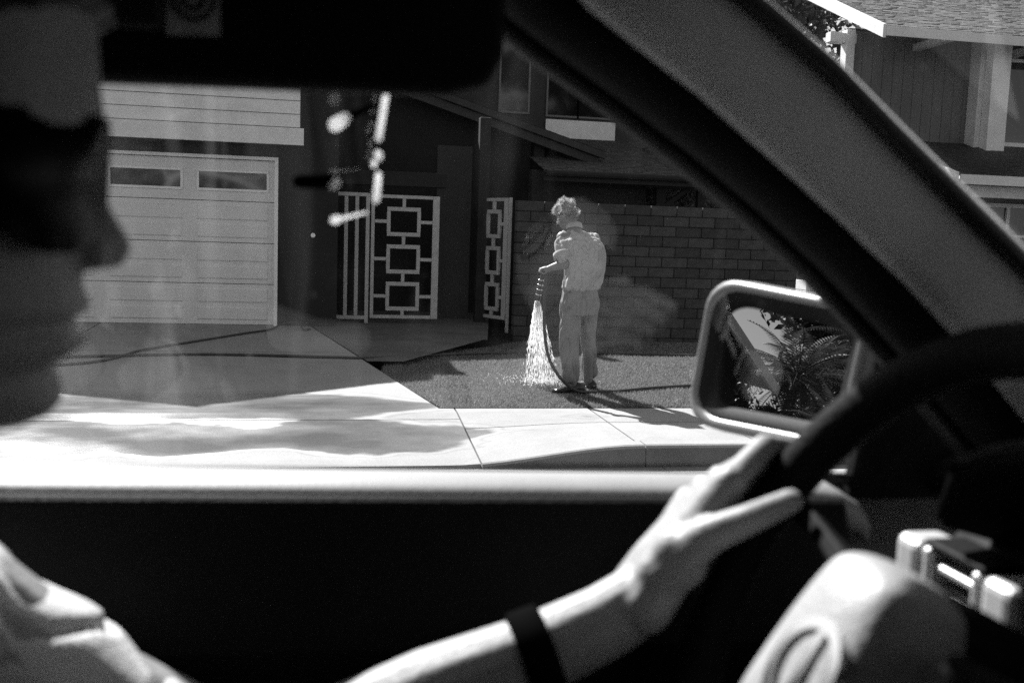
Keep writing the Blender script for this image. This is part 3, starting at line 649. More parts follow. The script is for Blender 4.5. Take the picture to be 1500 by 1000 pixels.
# the near side of the street, mirrored in the panes across it
for k, (x, y, h_) in enumerate(((-9, -8.5, 7.5), (-3.2, -9.5, 8.5), (3.5, -9, 7.0), (10, -10, 9.0))):
    tree('tree', (x, y, .1), h_, 2.7, 13, 330, .17, M_leaf2, ('rounded tree across the street from the garage, reflected in its panes', 'tallest tree on the near side of the street, behind the car', 'broad tree on the near side of the street, right behind the car', 'tree on the near side of the street, ahead of the car')[k])
# ------------------------------------------------------------------ the man watering the lawn
M_skin = pm('skin', .19, .5, .4, .1, 20, .1, 150, fine=.05)
M_shirt = pm('work_shirt', .40, .85, .15, .1, 6, .25, 220, fine=.06)
M_trous = pm('work_trousers', .23, .85, .15, .1, 6, .25, 220, fine=.06)
M_hairg = leaf_mat('grey_hair', .45)
M_shoe = pm('shoe_leather', .02, .35, .5, .2, 20)
P = thing('person', (2.2, 8.15, .165), 'man in pale work shirt and trousers, head bowed, watering the lawn', 'person')
g = G()
hc = Vector((2.088, 8.32, 1.668)); rot = Matrix.Rotation(R(13), 3, 'Z') @ Matrix.Rotation(R(-30), 3, 'X')
g.ell(hc, (.074, .095, .112), rot=rot)
g.ell(hc+rot@Vector((0, .035, -.062)), (.055, .062, .062), rot=rot)
g.chain([hc+rot@Vector((0, .088, .0)), hc+rot@Vector((0, .112, -.03))], [.012, .016])
for s in (-1, 1): g.ell(hc+rot@Vector((s*.076, -.005, -.015)), (.012, .024, .034), rot=rot)
g.chain([hc+rot@Vector((0, -.02, -.06)), (2.142, 8.25, 1.565), (2.17, 8.19, 1.45)], [.055, .056, .075])
# left arm: elbow bent, hand on the nozzle
sh, el, wr, hd_ = Vector((2.030, 8.16, 1.468)), Vector((2.050, 8.045, 1.258)), Vector((1.928, 8.13, 1.212)), Vector((1.893, 8.148, 1.198))
g.chain([sh, el], [.052, .044]); g.chain([el, el.lerp(wr, .35), wr], [.043, .041, .027]); g.ell(wr.lerp(hd_, .85), (.046, .03, .026), rot=Matrix.Rotation(R(-20), 3, 'Z'))
for k in range(4):     # four fingers curled down round the nozzle grip
    o = Vector((0, .026-.017*k, 0)); a = hd_+o+Vector((-.012, 0, .008))
    g.chain([a, a+Vector((-.03, 0, -.004)), a+Vector((-.036, 0, -.03)), a+Vector((-.012, 0, -.042))], [.0105, .0098, .009, .008], 8)
g.chain([hd_+Vector((.012, -.03, -.004)), hd_+Vector((-.006, -.04, -.024)), hd_+Vector((-.02, -.03, -.04))], [.012, .0105, .009], 8)
# right arm held in front of the body
shr, elr, wrr, hdr = Vector((2.325, 8.24, 1.462)), Vector((2.385, 8.27, 1.245)), Vector((2.33, 8.46, 1.19)), Vector((2.29, 8.52, 1.18))
g.chain([shr, elr, wrr, hdr], [.052, .044, .028, .034])
for k in range(4):
    a = hdr+Vector((-.01, .02, .022-.015*k)); g.chain([a, a+Vector((-.035, .03, 0)), a+Vector((-.05, .01, -.006))], [.0095, .009, .0075], 8)
g.chain([hdr+Vector((0, -.02, .02)), hdr+Vector((-.035, 0, .03))], [.011, .009], 8)
# trunk and legs under the clothes, so the body stays one skin
pel, ch = Vector((2.188, 8.13, 1.03)), Vector((2.185, 8.185, 1.35))
g.chain([pel, ch], [.13, .13]); g.chain([sh, Vector((2.17, 8.17, 1.45)), shr], [.05, .07, .05])
for hp, kn, an in (((2.125, 8.11, .98), (2.12, 8.14, .62), (2.15, 8.10, .24)), ((2.265, 8.16, .98), (2.305, 8.21, .62), (2.335, 8.26, .25))): g.chain([hp, kn, an], [.085, .055, .042])
ob('body', remeshed(g, .008, 4), M_skin, P)
# shirt: rounded stooped back, blousing over the belt
def creases(amp, s, st): return lambda p: amp*(frac(p, s, st)-1.3*max(0, 1-abs(frac(p+Vector((3, 1, 2)), s*.8, st))*5)**2*.5-.35)
def folds(amp, s, st): return lambda p: amp*(frac(p, s, st)+.5*frac(p, s*2.3, st))
g = G()
sp = [Vector((2.194, 8.12, 1.055)), Vector((2.20, 8.11, 1.20)), Vector((2.198, 8.12, 1.33)), Vector((2.188, 8.16, 1.43))]
rings = []
for c, rx, ry in ((Vector((2.194, 8.12, 1.03)), .150, .118), (Vector((2.196, 8.11, 1.055)), .170, .134), (Vector((2.206, 8.095, 1.11)), .176, .145), (Vector((2.214, 8.080, 1.20)), .174, .150), (Vector((2.216, 8.078, 1.29)), .176, .154), (Vector((2.206, 8.100, 1.38)), .178, .150), (Vector((2.192, 8.145, 1.45)), .176, .128), (Vector((2.174, 8.20, 1.505)), .140, .094), (Vector((2.158, 8.232, 1.53)), .078, .066)):
    rings.append([c+Matrix.Rotation(R(13), 3, 'Z')@Vector((rx*math.copysign(abs(math.cos(a))**.85, math.cos(a)), ry*math.copysign(abs(math.sin(a))**.85, math.sin(a)), 0)) for a in np.linspace(0, 2*math.pi, 25)[:-1]])
g.loft(rings)
g.chain([sh+Vector((.03, .01, 0)), sh+Vector((-.022, -.045, -.06)), sh.lerp(el, .72)+Vector((-.038, -.040, 0))], [.068, .062, .064])
g.chain([shr, shr.lerp(elr, .5), shr.lerp(elr, 1.0)], [.066, .064, .060]); g.chain([elr, elr.lerp(wrr, .8)], [.058, .046])
g.ell((2.156, 8.235, 1.535), (.074, .066, .03))
ob('shirt', remeshed(g, .007, 3, disp=creases(.016, 13, (1.8, 1.8, .7))), M_shirt, P)
g = G(); c = Vector((2.150, 8.240, 1.556)); rz = Matrix.Rotation(R(-22), 3, 'X')
cr = []
for r_, h in ((.070, -.02), (.072, .012), (.068, .03), (.063, .028), (.06, -.02)): cr.append([c+rz@Vector((r_*math.cos(a), r_*.95*math.sin(a), h)) for a in np.linspace(0, 2*math.pi, 25)[:-1]])
g.loft(cr, cap=False); ob('collar', g, M_shirt, P, smooth=True)
# rolled cuff on the left sleeve
cu = sh.lerp(el, .72)+Vector((-.038, -.040, 0)); ax = (el-sh).normalized(); u_ = ax.orthogonal().normalized(); v_ = ax.cross(u_)
g = G(); g.loft([[cu+ax*h+(u_*math.cos(a)+v_*math.sin(a))*r_ for a in np.linspace(0, 2*math.pi, 21)[:-1]] for h, r_ in ((-.03, .068), (-.025, .075), (.02, .076), (.024, .06))], cap=False); ob('cuff', g, M_shirt, P, smooth=True)
g = G()
rings = []
for z_, rx, ry in ((1.075, .155, .125), (1.04, .163, .128), (.97, .172, .135), (.90, .176, .136), (.82, .166, .125)):
    c = Vector((2.196, 8.125, z_)); rings.append([c+Matrix.Rotation(R(13), 3, 'Z')@Vector((rx*math.cos(a), ry*math.sin(a), 0)) for a in np.linspace(0, 2*math.pi, 25)[:-1]])
g.loft(rings)
g.chain([(2.118, 8.11, .93), (2.114, 8.13, .64), (2.133, 8.105, .40), (2.145, 8.10, .305)], [.103, .092, .084, .080])
g.chain([(2.270, 8.155, .93), (2.312, 8.22, .64), (2.345, 8.27, .40), (2.36, 8.29, .315)], [.100, .078, .070, .072])
ob('trousers', remeshed(g, .007, 3, disp=creases(.019, 11, (1.7, 1.7, .55))), M_trous, P)
g = G(); c = Vector((2.12, 8.002, .955)); g.add([c+Vector((-.06, .012, .055)), c+Vector((.06, -.006, .055)), c+Vector((.058, -.004, -.05)), c+Vector((0, .004, -.07)), c+Vector((-.058, .014, -.05))], [(0, 1, 2, 3, 4)])
ob('back_pocket', g, M_trous, P)
for a, b, nm in (((2.20, 8.105, .20), (1.995, 8.06, .195), 'l'), ((2.37, 8.29, .20), (2.345, 8.49, .195), 'r')):
    a, b = Vector(a), Vector(b); t = (b-a).normalized(); s_ = t.cross(Vector((0, 0, 1))); rings = []
    for k, (f_, w_, h_) in enumerate(((-.3, .03, .05), (-.22, .038, .075), (0, .04, .085), (.35, .044, .062), (.7, .05, .048), (.95, .046, .04), (1.08, .03, .028))):
        c = a.lerp(b, f_); rings.append([Vector((c.x, c.y, .166))+s_*w_*math.cos(q)+Vector((0, 0, max(0, (h_*.5)*(1+math.sin(q)))*1.0)) for q in np.linspace(0, 2*math.pi, 17)[:-1]])
    ob('shoe', G().loft(rings), M_shoe, P, smooth=True)
g = G()
cap = G(); cap.ell((0, 0, 0), (1, 1, 1), 28, 18)
def hair_ok(d): return not (d.z < -.62 or (d.y > .4 and d.z < .3) or (d.y > .05 and d.z < -.05))
kp = [f for f in cap.f if len(f) == 4 and all(hair_ok(Vector(cap.v[i])) for i in f)]
g.add([hc+rot@Vector((p[0]*.080, p[1]*.101, p[2]*.118)) for p in cap.v], kp)
for k in range(6000):
    d = Vector((random.gauss(0, 1), random.gauss(0, 1), random.gauss(0, 1))).normalized()
    if not hair_ok(d): continue
    p = hc+rot@Vector((d.x*.076, d.y*.097, d.z*.114)); n_ = (rot@d).normalized(); l = random.uniform(.02, .046)
    fl = Vector((frac(p, 22), frac(p+Vector((5, 0, 0)), 22), frac(p+Vector((0, 5, 0)), 22)))
    tip = p+n_*l*.7+fl*.05+Vector((0, 0, .006)); s_ = Matrix.Rotation(random.uniform(0, 3.14), 3, n_)@n_.orthogonal().normalized()*.0032
    g.add([p-s_-n_*.004, p+s_-n_*.004, tip], [(0, 1, 2)])
ob('hair', g, M_hairg, P)
# ------------------------------------------------------------------ hoses, nozzle and water
h1 = thing('garden_hose', (2.1, 8.0, .17), 'dark garden hose held by the man, looping down to his feet', 'hose')
air = [(1.886, 8.15, 1.20), (1.893, 8.125, 1.165), (1.878, 8.08, 1.0), (1.877, 8.04, .72), (1.909, 8.0, .494), (1.98, 7.985, .354), (2.07, 7.98, .255), (2.17, 7.985, .195), (2.30, 8.02, .182), (2.52, 8.06, .182), (2.884, 8.23, .183), (3.28, 8.36, .184), (4.0, 8.58, .185), (5.2, 8.8, .186), (7.5, 9.0, .187)]
ob('tube', G().tube(catmull(air, 7), .0135, 10), M_hose, h1, smooth=True)
M_brass = pm('nozzle_black', .03, .25, .6, .2, 20); M_chr = pm('chrome', .75, .12, .5, .05, 20, metal=1.)
nz0, nz1 = Vector((1.872, 8.148, 1.185)), Vector((1.838, 8.17, .935)); nd = (nz1-nz0)
g = G(); g.tube([nz0+nd*t for t in (0, .04, .3, .32, .62, .64, .98, 1)], [.012, .018, .016, .022, .022, .026, .028, .02], 12); nz = ob('nozzle', g, M_brass, h1, smooth=True)
g = G()
for t in (.31, .47, .63, .8): 
    c = nz0+nd*t; g.tube([c-nd*.018, c+nd*.018], .029, 14)
ob('ring', g, M_chr, nz, smooth=True)
h2 = tag(ob('garden_hose', G().tube(catmull([(-4.2, 9.3, .22), (-2.27, 9.62, drivez(9.6)+.013), (-1.03, 9.85, drivez(9.85)+.013), (.2, 9.74, drivez(9.74)+.013), (.55, 9.8, .225), (1.11, 10.2, .205), (1.73, 10.45, .196), (2.51, 10.58, .197), (4.1, 10.47, .197), (6.5, 10.3, .197)], 8), .0145, 8), M_hose, smooth=True), 'dark hose stretched straight across the drive and the back of the lawn', 'hose')
def dz_(x, y): return (x, y, drivez(y)+.012)
h3 = tag(ob('garden_hose', G().tube(catmull([dz_(-4.0, 8.9), dz_(-2.11, 9.22), dz_(-1.63, 10.1), dz_(-1.2, 10.75), dz_(-.76, 11.4), dz_(-.5, 11.75), (-.36, 12.05, .335), (-.2, 12.0, .35), dz_(-.12, 11.75), dz_(-.05, 11.85)], 8), .0125, 8), M_hose, smooth=True), 'thin dark hose lying up the drive to the garage corner', 'hose')
mt = bpy.data.materials.new('water_drops'); mt.use_nodes = True; n, l = mt.node_tree.nodes, mt.node_tree.links
b = n['Principled BSDF']; b.inputs['Base Color'].default_value = (.85, .85, .85, 1); b.inputs['Roughness'].default_value = .2
t = n.new('ShaderNodeBsdfTranslucent'); t.inputs[0].default_value = (.9, .9, .9, 1); mx = n.new('ShaderNodeMixShader'); mx.inputs[0].default_value = .6
l.new(b.outputs[0], mx.inputs[1]); l.new(t.outputs[0], mx.inputs[2])
tp = n.new('ShaderNodeBsdfTransparent'); m2 = n.new('ShaderNodeMixShader'); m2.inputs[0].default_value = .55; l.new(tp.outputs[0], m2.inputs[1]); l.new(mx.outputs[0], m2.inputs[2]); l.new(m2.outputs[0], n['Material Output'].inputs[0])
g = G(); o0 = nz1.copy(); gdir = Vector((.155, .42, -.76))
def drop(p, q, w_):
    s_ = Vector((1, 0, 0))*w_; e_ = Vector((0, 1, 0))*w_; m_ = (p+q)/2
    g.add([p, m_+s_, m_+e_, m_-s_, m_-e_, q], [(0, 1, 2), (0, 2, 3), (0, 3, 4), (0, 4, 1), (5, 2, 1), (5, 3, 2), (5, 4, 3), (5, 1, 4)])
for k in range(300):     # streams
    a = random.uniform(0, 6.28); q = math.sqrt(random.random()); end = Vector((1.99, 8.56, .165))+Vector((math.cos(a)*q*.165, math.sin(a)*q*.19, 0))
    st = o0+Vector((math.cos(a), math.sin(a), 0))*q*.020; ctl = st.lerp(end, .5)+Vector((0, .05, .03)); tt = 0
    while tt < 1:
        ln = random.uniform(.03, .10)*(1.4-tt*.7); f_ = lambda s: st*(1-s)**2+ctl*2*s*(1-s)+end*s*s
        j = Vector((random.gauss(0, 1), random.gauss(0, 1), random.gauss(0, 1)))*.012*tt
        if random.random() < .88-.5*tt: drop(f_(tt)+j, f_(min(1, tt+ln))+j, random.uniform(.0009, .0022))
        tt += ln*(1.05+.8*tt*random.random())
for k in range(420):     # splash at the foot
    a = random.uniform(0, 6.28); q = abs(random.gauss(0, .16)); c = Vector((2.0+math.cos(a)*q*1.2, 8.52+math.sin(a)*q, .18+abs(random.gauss(0, .022)))); drop(c, c+Vector((0, 0, .012)), random.uniform(.003, .006))
wo = tag(ob('water_spray', g, mt), 'fan of water drops falling from the nozzle to the grass', 'water'); struct(wo, 'stuff')
# ------------------------------------------------------------------ the car the picture is taken from
CAR = thing('car', (0, .12, 0), 'dark car interior with the side mirror, steering wheel and pillar in front of the street', 'car')
M_blk = pm('black_trim', .005, .65, .12, .2, 14, .15, 300)
M_blk2 = pm('black_leather', .004, .7, .08, .2, 14, .2, 200)
M_grytrim = pm('grey_trim', .50, .7, .25, .08, 14, .15, 300)
M_sill = pm('sill_trim', .22, .55, .4, .08, 14, .1, 300)
M_hub = pm('pale_hub_vinyl', .30, .45, .45, .05, 14, .15, 260)
M_head = pm('headliner', .02, .95, .1, .1, 20, .2, 300)
M_body = pm('car_paint', .25, .3, .5, .04, 5, coat=.6)
M_glass = glass_mat('window_glass', .94, .022, True)
M_glass2 = glass_mat('screen_glass', .80, .03, False)
M_tint = glass_mat('cabin_dimming_glass', .05, 0)  # near-black tint added on the unseen windows to darken the cabin
M_mirror = pm('mirror_silver', .22, .0, .5, 0, 5, metal=1.)
def cpart(name, loc=(0, 0, 0), parent=None):
    e = bpy.data.objects.new(name, None); e.location = (0, 0, 0); COL.objects.link(e); e.parent = parent or CAR
    e.matrix_parent_inverse = Matrix.Translation(-Vector(CAR.location)); return e
def cp(name, g, mat, parent=None, **k):
    o = ob(name, g, mat, None, **k); p = parent or CAR; o.parent = p
    o.matrix_parent_inverse = Matrix.Translation(-Vector(CAR.location)) if p is CAR else Matrix.Identity(4); return o
def arc(n, a0, a1): return [a0+(a1-a0)*i/n for i in range(n+1)]
# driver door: sunlit sill, panel, seals, outer skin, mirror sail
D = cpart('driver_door')
def sillz(x): return 1.289-.024*(x-.02)
rings = []
for x in list(np.linspace(-1.0, .44, 12)) + [.48, .505, .52]:
    s = 0 if x < .45 else (x-.45)/.07; z = sillz(x)-.03*s*s; y0 = .806+.030*s*s
    rings.append([(x, y0, z-.03), (x, y0+.001, z-.012), (x, y0+.006, z-.005), (x, y0+.014, z-.001), (x, y0+.03, z), (x, .860, z+.001), (x, .864, z-.004), (x, .864, z-.03)])
cp('sill', G().loft(rings), M_sill, D, smooth=True)
g = G(); g.prism([(-1.0, .805, 1.309), (-1.0, .795, 1.305), (-1.0, .745, 1.20), (-1.0, .725, .95), (-1.0, .70, .85), (-1.0, .72, .5), (-1.0, .8, .5), (-1.0, .81, 1.2), (-1.0, .805, 1.23)], (1.47, 0, -.0353)); cp('door_panel', g, M_blk, D, bevel=.008)
g = G(); g.tube([(-1.0, .8715, sillz(-1)-.006), (.55, .8715, sillz(.55)-.006)], .0065, 8); g.tube([(-1.0, .892, sillz(-1)-.014), (.7, .892, sillz(.7)-.014)], .006, 8); cp('belt_seal', g, M_rubber, D, smooth=True)
g = G(); g.prism([(-1.0, .90, 1.255), (-1.0, .955, 1.235), (-1.0, 1.01, 1.05), (-1.0, 1.02, .8), (-1.0, .97, .4), (-1.0, .9, .4)], (1.75, 0, 0)); cp('outer_skin', g, M_body, D, smooth=False)
g = G(); g.prism([(.515, .868, 1.25), (.80, .868, 1.25), (.80, .868, 1.30), (.66, .80, 1.44), (.515, .82, 1.47)], (0, .02, 0)); cp('mirror_sail', g, M_blk, D, bevel=.004)
g = G(); g.prism([(-.1, .70, .98), (.35, .70, .98), (.35, .76, 1.0), (-.1, .76, 1.0)], (0, 0, -.06)); cp('armrest', g, M_blk, D, bevel=.012)
# side window, leaning in towards the roof
def wy(z): return .884-.32*(z-1.27) if z > 1.27 else .884
g = G(); zs = np.linspace(1.20, 1.70, 9); vs = []; fs = []
xs_ = np.linspace(-.95, .80, 9)
for z in zs:
    for x in xs_: vs.append((min(x, .80-(z-1.3)*1.15) if z > 1.3 else x, wy(z), z))
for j in range(8):
    for i in range(8): fs.append((j*9+i, j*9+i+1, (j+1)*9+i+1, (j+1)*9+i))
cp('window_pane', G().add(vs, fs), M_glass, D, smooth=True)
# A-pillar: broad grey inner trim with a black seal on each edge
lo = [(.075, 1.727), (.108, 1.688), (.137, 1.656), (.166, 1.637), (.220, 1.605), (.277, 1.569), (.336, 1.528), (.398, 1.479), (.463, 1.421), (.54, 1.345), (.62, 1.27)]
hi = [(.20, 1.735), (.235, 1.702), (.268, 1.674), (.305, 1.650), (.352, 1.618), (.410, 1.571), (.469, 1.525), (.527, 1.480), (.574, 1.440), (.63, 1.385), (.70, 1.31)]
rings = []; frames = []
for (xa, za), (xb, zb) in zip(lo, hi):
    ya, yb = .742, .655; a, b = Vector((xa, ya, za)), Vector((xb, yb, zb)); mid = (a+b)/2; out = (b-a).cross(Vector((.62, .05, -.6))).normalized()
    if out.y > 0: out = -out
    sd = (b-a); L = sd.length; sd.normalize(); ring = []
    P_ = lambda t, h: a+sd*L*t+out*h
    bk = Vector((.5, .85, .05)).normalized()*.035
    rings.append([P_(.42, .016), P_(.5, .021), P_(.62, .015), P_(.75, .006), P_(.9, -.008), P_(1.0, -.018), P_(1.0, -.03), b+bk, P_(.42, -.02)])
    frames.append([P_(0, -.02), P_(0, .0), P_(.05, .010), P_(.16, .018), P_(.3, .020), P_(.415, .013), P_(.415, -.02)+bk*.2, a+bk])
cp('windscreen_pillar', G().loft(rings), M_grytrim, smooth=True)
cp('door_frame', G().loft(frames), M_blk, smooth=True)
g = G(); g.tube([Vector((x+.004, .665, z+.004)) for x, z in hi], .0075, 8); cp('windscreen_seal', g, M_rubber, smooth=True)
g = G(); g.tube([Vector((x, .755, z-.003)) for x, z in lo], .010, 8); cp('door_seal', g, M_rubber, smooth=True)
# roof, header, far side, floor: the closed cabin
rings = []
for x in (-2.1, -1.6, -.8, .0, .12, .2):
    top = 1.80-.05*max(0, x)/.2; ring = [(x, .745, 1.69 if x < .06 else 1.69+.0), (x, .70, 1.725), (x, .5, top-.03), (x, .12, top-.01), (x, -.26, top-.03), (x, -.46, 1.725), (x, -.51, 1.69)]
    rings.append(ring + [(p[0], p[1]+(.05 if p[1] > .6 else (-.05 if p[1] < -.4 else 0)), p[2]+.05) for p in ring[::-1]])
cp('roof', G().loft(rings), M_head, smooth=False)
g = G(); g.prism([(.13, .72, 1.70), (.26, .70, 1.70), (.30, .12, 1.75), (.26, -.46, 1.70), (.13, -.48, 1.70)], (0, 0, .05)); cp('header_rail', g, M_head)
g = G(); g.tube([(-1.0, .748, 1.695), (.10, .748, 1.70)], .016, 8); cp('roof_rail_seal', g, M_rubber, smooth=True)
g = G(); g.add([(.26, .66, 1.70), (.26, -.42, 1.70), (.86, -.55, 1.26), (.86, .79, 1.26), (.30, .12, 1.735), (.94, .12, 1.26)], [(0, 4, 5, 3), (4, 1, 2, 5)]); cp('windscreen', g, M_glass2, smooth=True)
g = G(); g.prism([(-1.0, .72, 1.25), (-1.18, .72, 1.25), (-1.18, .72, 1.72), (-1.0, .72, 1.72)], (0, .15, 0)); cp('door_pillar', g, M_blk, bevel=.01)
g = G(); g.box(-2.2, -1.18, .76, .95, .4, 1.27); cp('rear_side', g, M_blk)
g = G(); g.box(-2.1, .8, -.66, -.55, .4, 1.27); cp('passenger_door', g, M_blk, bevel=.01)
g = G(); g.add([(-1.0, -.62, 1.2), (.75, -.62, 1.2), (.2, -.50, 1.7), (-1.0, -.50, 1.7)], [(0, 1, 2, 3)]); cp('passenger_window', g, M_tint)
g = G(); g.add([(-2.1, -.62, 1.2), (-1.18, -.62, 1.2), (-1.18, -.50, 1.7), (-2.1, -.50, 1.7)], [(0, 1, 2, 3)]); cp('rear_window', g, M_tint)
g = G(); g.add([(-2.1, .87, 1.2), (-1.18, .87, 1.2), (-1.18, .74, 1.7), (-2.1, .74, 1.7)], [(0, 1, 2, 3)]); cp('rear_window', g, M_tint)
g = G(); g.prism([(-1.0, -.62, 1.25), (-1.18, -.62, 1.25), (-1.18, -.52, 1.72), (-1.0, -.52, 1.72)], (0, .06, 0)); cp('door_pillar', g, M_blk, bevel=.01)
g = G(); g.box(-2.2, 1.3, -.66, .95, .36, .42); cp('floor', g, M_blk)
g = G(); g.prism([(-2.05, -.6, .42), (-2.05, .86, .42), (-2.12, .8, 1.3), (-2.15, .7, 1.75), (-2.15, -.5, 1.75), (-2.12, -.58, 1.3)], (-.06, 0, 0)); cp('tailgate', g, M_blk)
g = G(); g.prism([(.80, -.60, 1.20), (.80, .95, 1.20), (1.0, .95, 1.14), (1.95, .82, 1.0), (2.05, .12, .97), (1.95, -.6, 1.0), (1.0, -.66, 1.14)], (0, 0, -.45)); cp('bonnet', g, M_body, bevel=.05, seg=3)
# dashboard with instrument hood and driver's air vent
DA = cpart('dashboard')
prof = [(.50, .70), (.475, 1.0), (.485, 1.16), (.50, 1.255), (.53, 1.285), (.60, 1.30), (.75, 1.285), (.90, 1.235), (.95, .7)]
rings = []
for y in (-.54, -.4, 0, .3, .5, .66, .72, .745):
    k = 1 if y < .7 else (.75-y)/.05
    rings.append([(x+(.02*(1-k)), y, z-(.03*(1-k) if z > 1.2 else 0)) for x, z in prof])
cp('dash_body', G().loft(rings), M_blk, DA, smooth=True)
rings = []
for y in np.linspace(.33, .67, 11):
    s = math.sqrt(max(0, 1-((y-.5)/.17)**2)); zt = 1.295+.085*s
    rings.append([(.47-.02*s, y, zt), (.50, y, zt+.008), (.60, y, zt-.008), (.74, y, 1.27), (.74, y, 1.24), (.55, y, 1.24), (.55, y, zt-.03), (.48-.02*s, y, zt-.01)])
cp('instrument_hood', G().loft(rings), M_blk, DA, smooth=True)
VN = bpy.data.objects.new('air_vent', None); COL.objects.link(VN); VN.parent = CAR; VN.matrix_parent_inverse = Matrix.Translation(-Vector(CAR.location)); VN.location = (0, -.014, -.006)
M_silv = pm('silver_trim', .55, .35, .5, .05, 30, metal=.3)
vx = .487
def vb(y0, y1, z0, z1, x0, x1, mat, name, bv=.004): g = G(); g.box(x0, x1, y0, y1, z0, z1); cp(name, g, mat, VN, bevel=bv, seg=3)
vb(.708, .742, 1.226, 1.272, vx-.012, vx+.03, M_silv, 'vent_frame', .009); vb(.696, .706, 1.228, 1.270, vx-.010, vx+.03, M_silv, 'vent_frame')
vb(.598, .634, 1.226, 1.272, vx-.012, vx+.03, M_silv, 'vent_frame', .009); vb(.637, .646, 1.228, 1.270, vx-.010, vx+.03, M_silv, 'vent_frame')
vb(.634, .708, 1.2685, 1.2755, vx-.008, vx+.03, M_blk, 'vent_frame'); vb(.647, .695, 1.2525, 1.2590, vx-.006, vx+.03, M_silv, 'louvre', .0025); vb(.647, .695, 1.2330, 1.2395, vx-.006, vx+.03, M_silv, 'louvre', .0025)
vb(.634, .708, 1.222, 1.229, vx-.008, vx+.03, M_blk, 'vent_frame')
# steering wheel
SW = cpart('steering_wheel'); wc = Vector((.33, .5, 1.28)); tl = R(30); e1 = Vector((0, 1, 0)); e2 = Vector((math.sin(tl), 0, math.cos(tl))); en = Vector((-math.cos(tl), 0, math.sin(tl)))
def wp(r, a, h=0.): return wc+(e1*math.cos(R(a))+e2*math.sin(R(a)))*r+en*h
g = G(); rings = []
for a in range(0, 360, 5):
    c = wp(.187, a); rd = (c-wc).normalized(); rings.append([c+(rd*math.cos(q)+en*math.sin(q))*.0175*(1.0+(.06 if math.sin(q) < 0 else 0)) for q in np.linspace(0, 2*math.pi, 15)[:-1]])
rings.append(rings[0]); cp('rim', G().loft(rings, cap=False), M_blk2, SW, smooth=True)
for a in (8, 172, 262, 278):
    g = G(); g.loft([[wp(.06, a, .012)+e1*0, wp(.06, a+14, .012), wp(.06, a+14, -.012), wp(.06, a, -.012)], [wp(.12, a+1, -.004), wp(.12, a+7, -.004), wp(.12, a+7, -.016), wp(.12, a+1, -.016)], [wp(.186, a, -.006), wp(.186, a+6, -.006), wp(.186, a+6, -.014), wp(.186, a, -.014)]]); cp('spoke', g, M_blk2, SW, bevel=.003)
rings = []
out = [(-.042, -.085), (-.035, -.098), (.012, -.104), (.060, -.098), (.067, -.085), (.060, -.01), (.050, .030), (.042, .042), (.012, .047), (-.022, .042), (-.031, .030), (-.038, -.01)]
for k, h in ((1.0, -.03), (1.02, .0), (1.0, .018), (.92, .032), (.75, .040), (.4, .044), (.05, .045)): rings.append([wc+e1*(u*k-.008)+e2*(v*k-.012)+en*h for u, v in out])
hubp = cp('hub_pad', G().loft(rings), M_hub, SW, sub=2, smooth=True)
g = G()
for k in range(28):
    a0, a1 = 2*math.pi*k/28, 2*math.pi*(k+1)/28
    def rq(a, s): return wc+e1*(math.cos(a)*.030*s-.012)+e2*(math.sin(a)*.033*s-.046)+en*.042
    g.prism([rq(a0, 1), rq(a1, 1), rq(a1, .78), rq(a0, .78)], en*.005)
g.bar(wc-e2*.074-e1*.012+en*.045, wc-e2*.018-e1*.012+en*.045, .006, .004, tuple(en)); cp('emblem', g, M_chr, SW)
g = G(); g.tube([wc-en*.01, wc-en*.22], [.035, .045], 14); cp('column', g, M_blk, SW)
# sun visor swung over the side window
V = cpart('sun_visor')
g = G(); q = [(-.62, 1.585), (-.60, 1.574), (.085, 1.588), (.112, 1.596), (.121, 1.616), (.123, 1.70), (-.62, 1.70)]
g.prism([(x, .664+.0*z, z) for x, z in q], (0, .02, 0)); cp('visor_panel', g, M_blk, V, bevel=.007, seg=3)
g = G(); g.tube([(-.25, .674, 1.706), (.14, .674, 1.712)], .006, 8); cp('visor_rod', g, M_blk, V)
g = G(); g.add([(-.092, .6625, 1.614), (-.060, .6625, 1.615), (-.060, .6625, 1.675), (-.092, .6625, 1.675)], [(0, 1, 2, 3)])
lm = pm('visor_label', .30, .6, .3, .4, 60); lb_ = cp('visor_label', g, lm, V)
for r0_, r1_ in ((.004, .0075), (.0105, .0135)):
    g = G()
    for k in range(20):
        q0, q1 = 2*math.pi*k/20, 2*math.pi*(k+1)/20; g.add([(-.076+math.cos(q0)*r0_, .662, 1.636+math.sin(q0)*r0_), (-.076+math.cos(q0)*r1_, .662, 1.636+math.sin(q0)*r1_), (-.076+math.cos(q1)*r1_, .662, 1.636+math.sin(q1)*r1_), (-.076+math.cos(q1)*r0_, .662, 1.636+math.sin(q1)*r0_)], [(0, 1, 2, 3)])
    cp('label_ring', g, M_rubber, V)
g = G(); g.box(-.20, -.094, .658, .6635, 1.616, 1.68); cp('vanity_flap', g, M_rubber, V, bevel=.003)
PV = cpart('visor_light_blocker')  # unseen visor, added to cut windscreen light on the driver's face
g = G(); g.prism([(.16, -.46, 1.685), (.16, .02, 1.70), (.335, .04, 1.475), (.335, -.46, 1.46)], (.012, 0, .009)); cp('visor_panel', g, M_blk, PV, bevel=.005)
RV = cpart('mirror_light_blocker')  # unseen mirror, added beside the visor to block more windscreen light
g = G(); g.prism([(.22, .03, 1.60), (.22, .25, 1.60), (.21, .27, 1.675), (.21, .01, 1.675)], (.03, 0, 0)); cp('housing', g, M_blk, RV, bevel=.01, seg=3)
g = G(); g.tube([(.24, .14, 1.64), (.27, .13, 1.71)], .008, 8); cp('stalk', g, M_blk, RV)
